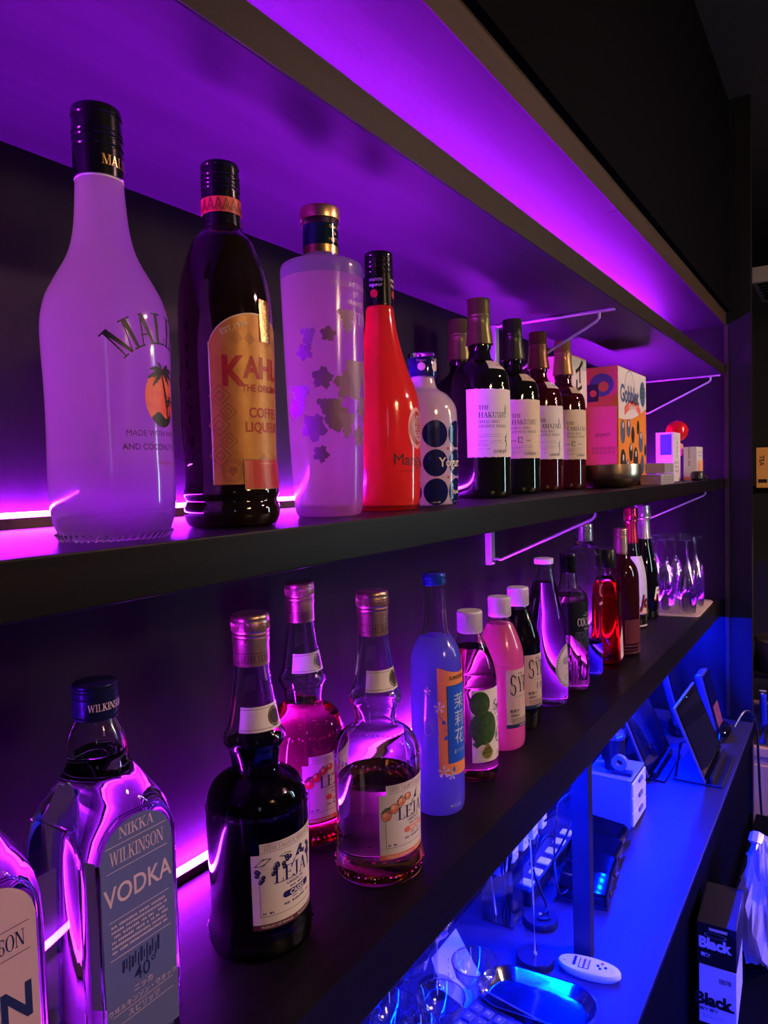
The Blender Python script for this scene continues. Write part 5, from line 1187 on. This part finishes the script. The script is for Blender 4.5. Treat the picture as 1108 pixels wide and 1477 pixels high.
t = thing('steel_pot', 'brushed steel pot with lid on the lower rack shelf', 'pot', (3.12, -.375, .8125))
G().lathe([(0, 0), (.085, 0), (.090, .006), (.090, .110), (.094, .114), (.088, .116), (0, .116)], 44).out('pot_body', mat('pot steel', (.6, .55, .5), .28, metal=1), t, True)
G().lathe([(0, .1162), (.090, .1162), (.086, .124), (.03, .136), (0, .138)], 44).out('lid', MATS['pot steel'], t, True)
G().lathe([(0, .137), (.010, .138), (.014, .150), (.010, .156), (0, .157)], 20).out('knob', blk_pl, t, True)
t = thing('tea_carton', 'narrow orange carton standing on the upper rack shelf', 'box', (3.02, -.345, 1.5205))
G().bbox(0, .08, 0, .042, 0, .150, .001).out('carton', mat('orange tea carton', (.70, .33, .08), .5), t)
mp = plane_map((0, .042, 0), (0, -1, 0), (-1, 0, 0))
printed('lettering', [rot2(txt('TEA', .022, .02, .09, 1, .02), -PI/2, .021, .10), rect(.006, .036, .018, .032)], mp, ink, t)
o = G().sphere((3.02, -.352, 1.4), .02, 8).out('x', white_pl); bpy.data.objects.remove(o)
t = thing('air_vent', 'pale ceiling unit edge glimpsed high beyond the end panel', 'vent', (3.2, -.5, 2.30))
G().bbox(-.1, .3, -.4, .22, 0, .06, .004).out('casing', mat('grey painted metal', (.22, .19, .19), .5), t)
for k in range(6): G().bbox(-.08+k*.055, -.05+k*.055, -.38, .20, -.004, 0, .001).out('slat', darkm, t)

# ================================================================ LAMPS OF THE ROOM, SOME ADDED (out of frame, opposite the shelves)
def ceiling_lamp(x, y, L, label):
    t = thing('ceiling_lamp', label, 'lamp', (x, y, 2.75))
    G().lathe([(0, -.05), (.15, -.05), (.17, -.03), (.17, 0), (0, 0)], 40).out('housing', white_pl, t, True)
    G().lathe([(0, -.062), (.12, -.058), (.14, -.0505), (0, -.0505)], 40).out('diffuser', mat('warm diffuser', (.9, .8, .7), .5, emit=((1.0, .52, .52), L)), t, True)
ceiling_lamp(2.0, -2.2, L_WARM*1.6, 'round warm ceiling lamp opposite the shelves')
for k, (x, y, z, a) in enumerate([(.20, -1.78, 2.06, 0), (.27, -1.70, 2.00, 0), (.33, -1.80, 2.10, 0), (.38, -1.72, 2.03, 0), (.25, -1.86, 1.96, 0), (1.86, -1.62, 2.04, 1), (1.94, -1.70, 1.98, 1), (2.02, -1.60, 2.10, 1), (2.08, -1.68, 2.02, 1)]):
    t = thing('pendant_bulb', '%s small warm glass bulb of the pendant cluster %s' % (('second highest', 'fourth highest', 'highest', 'third highest', 'lowest', 'second highest', 'lowest', 'highest', 'third highest')[k], 'opposite the tube lamp' if a else 'straight across from the rum bottle'), 'lamp', (x, y, z), 0, 'warm pendant bulbs, %s cluster' % ('far' if a else 'near'))
    G().sphere((0, 0, 0), .013, 8).out('bulb', mat('warm bulb', (1, .8, .5), .4, emit=((1.0, .62, .28), L_BULB)), t, True)
    G().lathe([(0, .011), (.008, .013), (.008, .04), (0, .042)], 12).out('socket', blk_pl, t, True)
    G().tube([(0, 0, .04), (0, 0, 2.75-z)], .0015, 5).out('cord', blk_pl, t)
t = thing('tube_lamp', 'tall white tube lamp standing opposite the shelves', 'lamp', (1.95, -1.42, 0))
G().lathe([(0, 0), (.09, 0), (.09, .015), (.02, .025), (0, .025)], 24).out('base', blk_pl, t, True)
G().lathe([(0, 1.38), (.014, 1.38), (.015, 1.39), (.015, 1.98), (.014, 1.99), (0, 1.99)], 20).out('tube', mat('cool tube', (.8, .9, 1), .5, emit=((.55, .88, 1.0), L_COOL)), t, True)
G().tube([(0, 0, .02), (0, 0, 1.38)], .010, 10).out('pole', blk_pl, t)
t = thing('wall_screen', 'narrow blue-white lit menu screen behind the viewer', 'screen', (-1.7, -2.75, 1.95), math.radians(-45))
G().bbox(-.12, .12, -.02, 0, -.24, .26, .004).out('frame', blk_pl, t)
G().box(-.105, .105, 0, .002, -.225, .245).out('display', mat('lit display', (.5, .6, .8), .5, emit=((.60, .70, 1.0), 1.6)), t)
G().tube([(0, -.01, -.24), (0, -.01, -1.95)], .012, 8).out('pole', blk_pl, t)

t = thing('added_bar', 'dark bar counter added out of view, its overhang shading an added blue strip', 'bar', (0, 0, 0))  # unseen bar added to carry the blue tape and shield the bottle labels
G().bbox(-.8, 3.6, -2.10, -1.72, 0, .985, .003).out('carcass', darkm, t)
G().bbox(-.85, 3.65, -2.15, -1.52, .985, 1.03, .003).out('bar_top', wood, t)
G().box(-.8, 2.2, -1.705, -1.69, .978, .985).out('added_blue_tape', mat('added blue tape light', (.8, .8, .8), .5, emit=((.0, .012, 1.0), L_TAPE)), t)  # added light that gives the lower shelf front its blue sheen

t = thing('added_warm_lamp', 'small warm lamp added out of view over the side cabinet, shaded from above', 'lamp', (2.85, -.72, 1.42))  # added lamp that brightens the side cabinet with warm light
G().lathe([(.018, .10), (.09, .0), (.086, .0), (.014, .10)], 30).out('shade', blk_pl, t, True)
G().sphere((0, 0, .03), .028, 10).out('bulb', mat('warm lamp bulb', (1, .8, .6), .4, emit=((1.0, .50, .34), L_SIDE)), t, True)
G().tube([(0, 0, .10), (0, 0, 2.75-1.42)], .002, 6).out('cord', blk_pl, t)
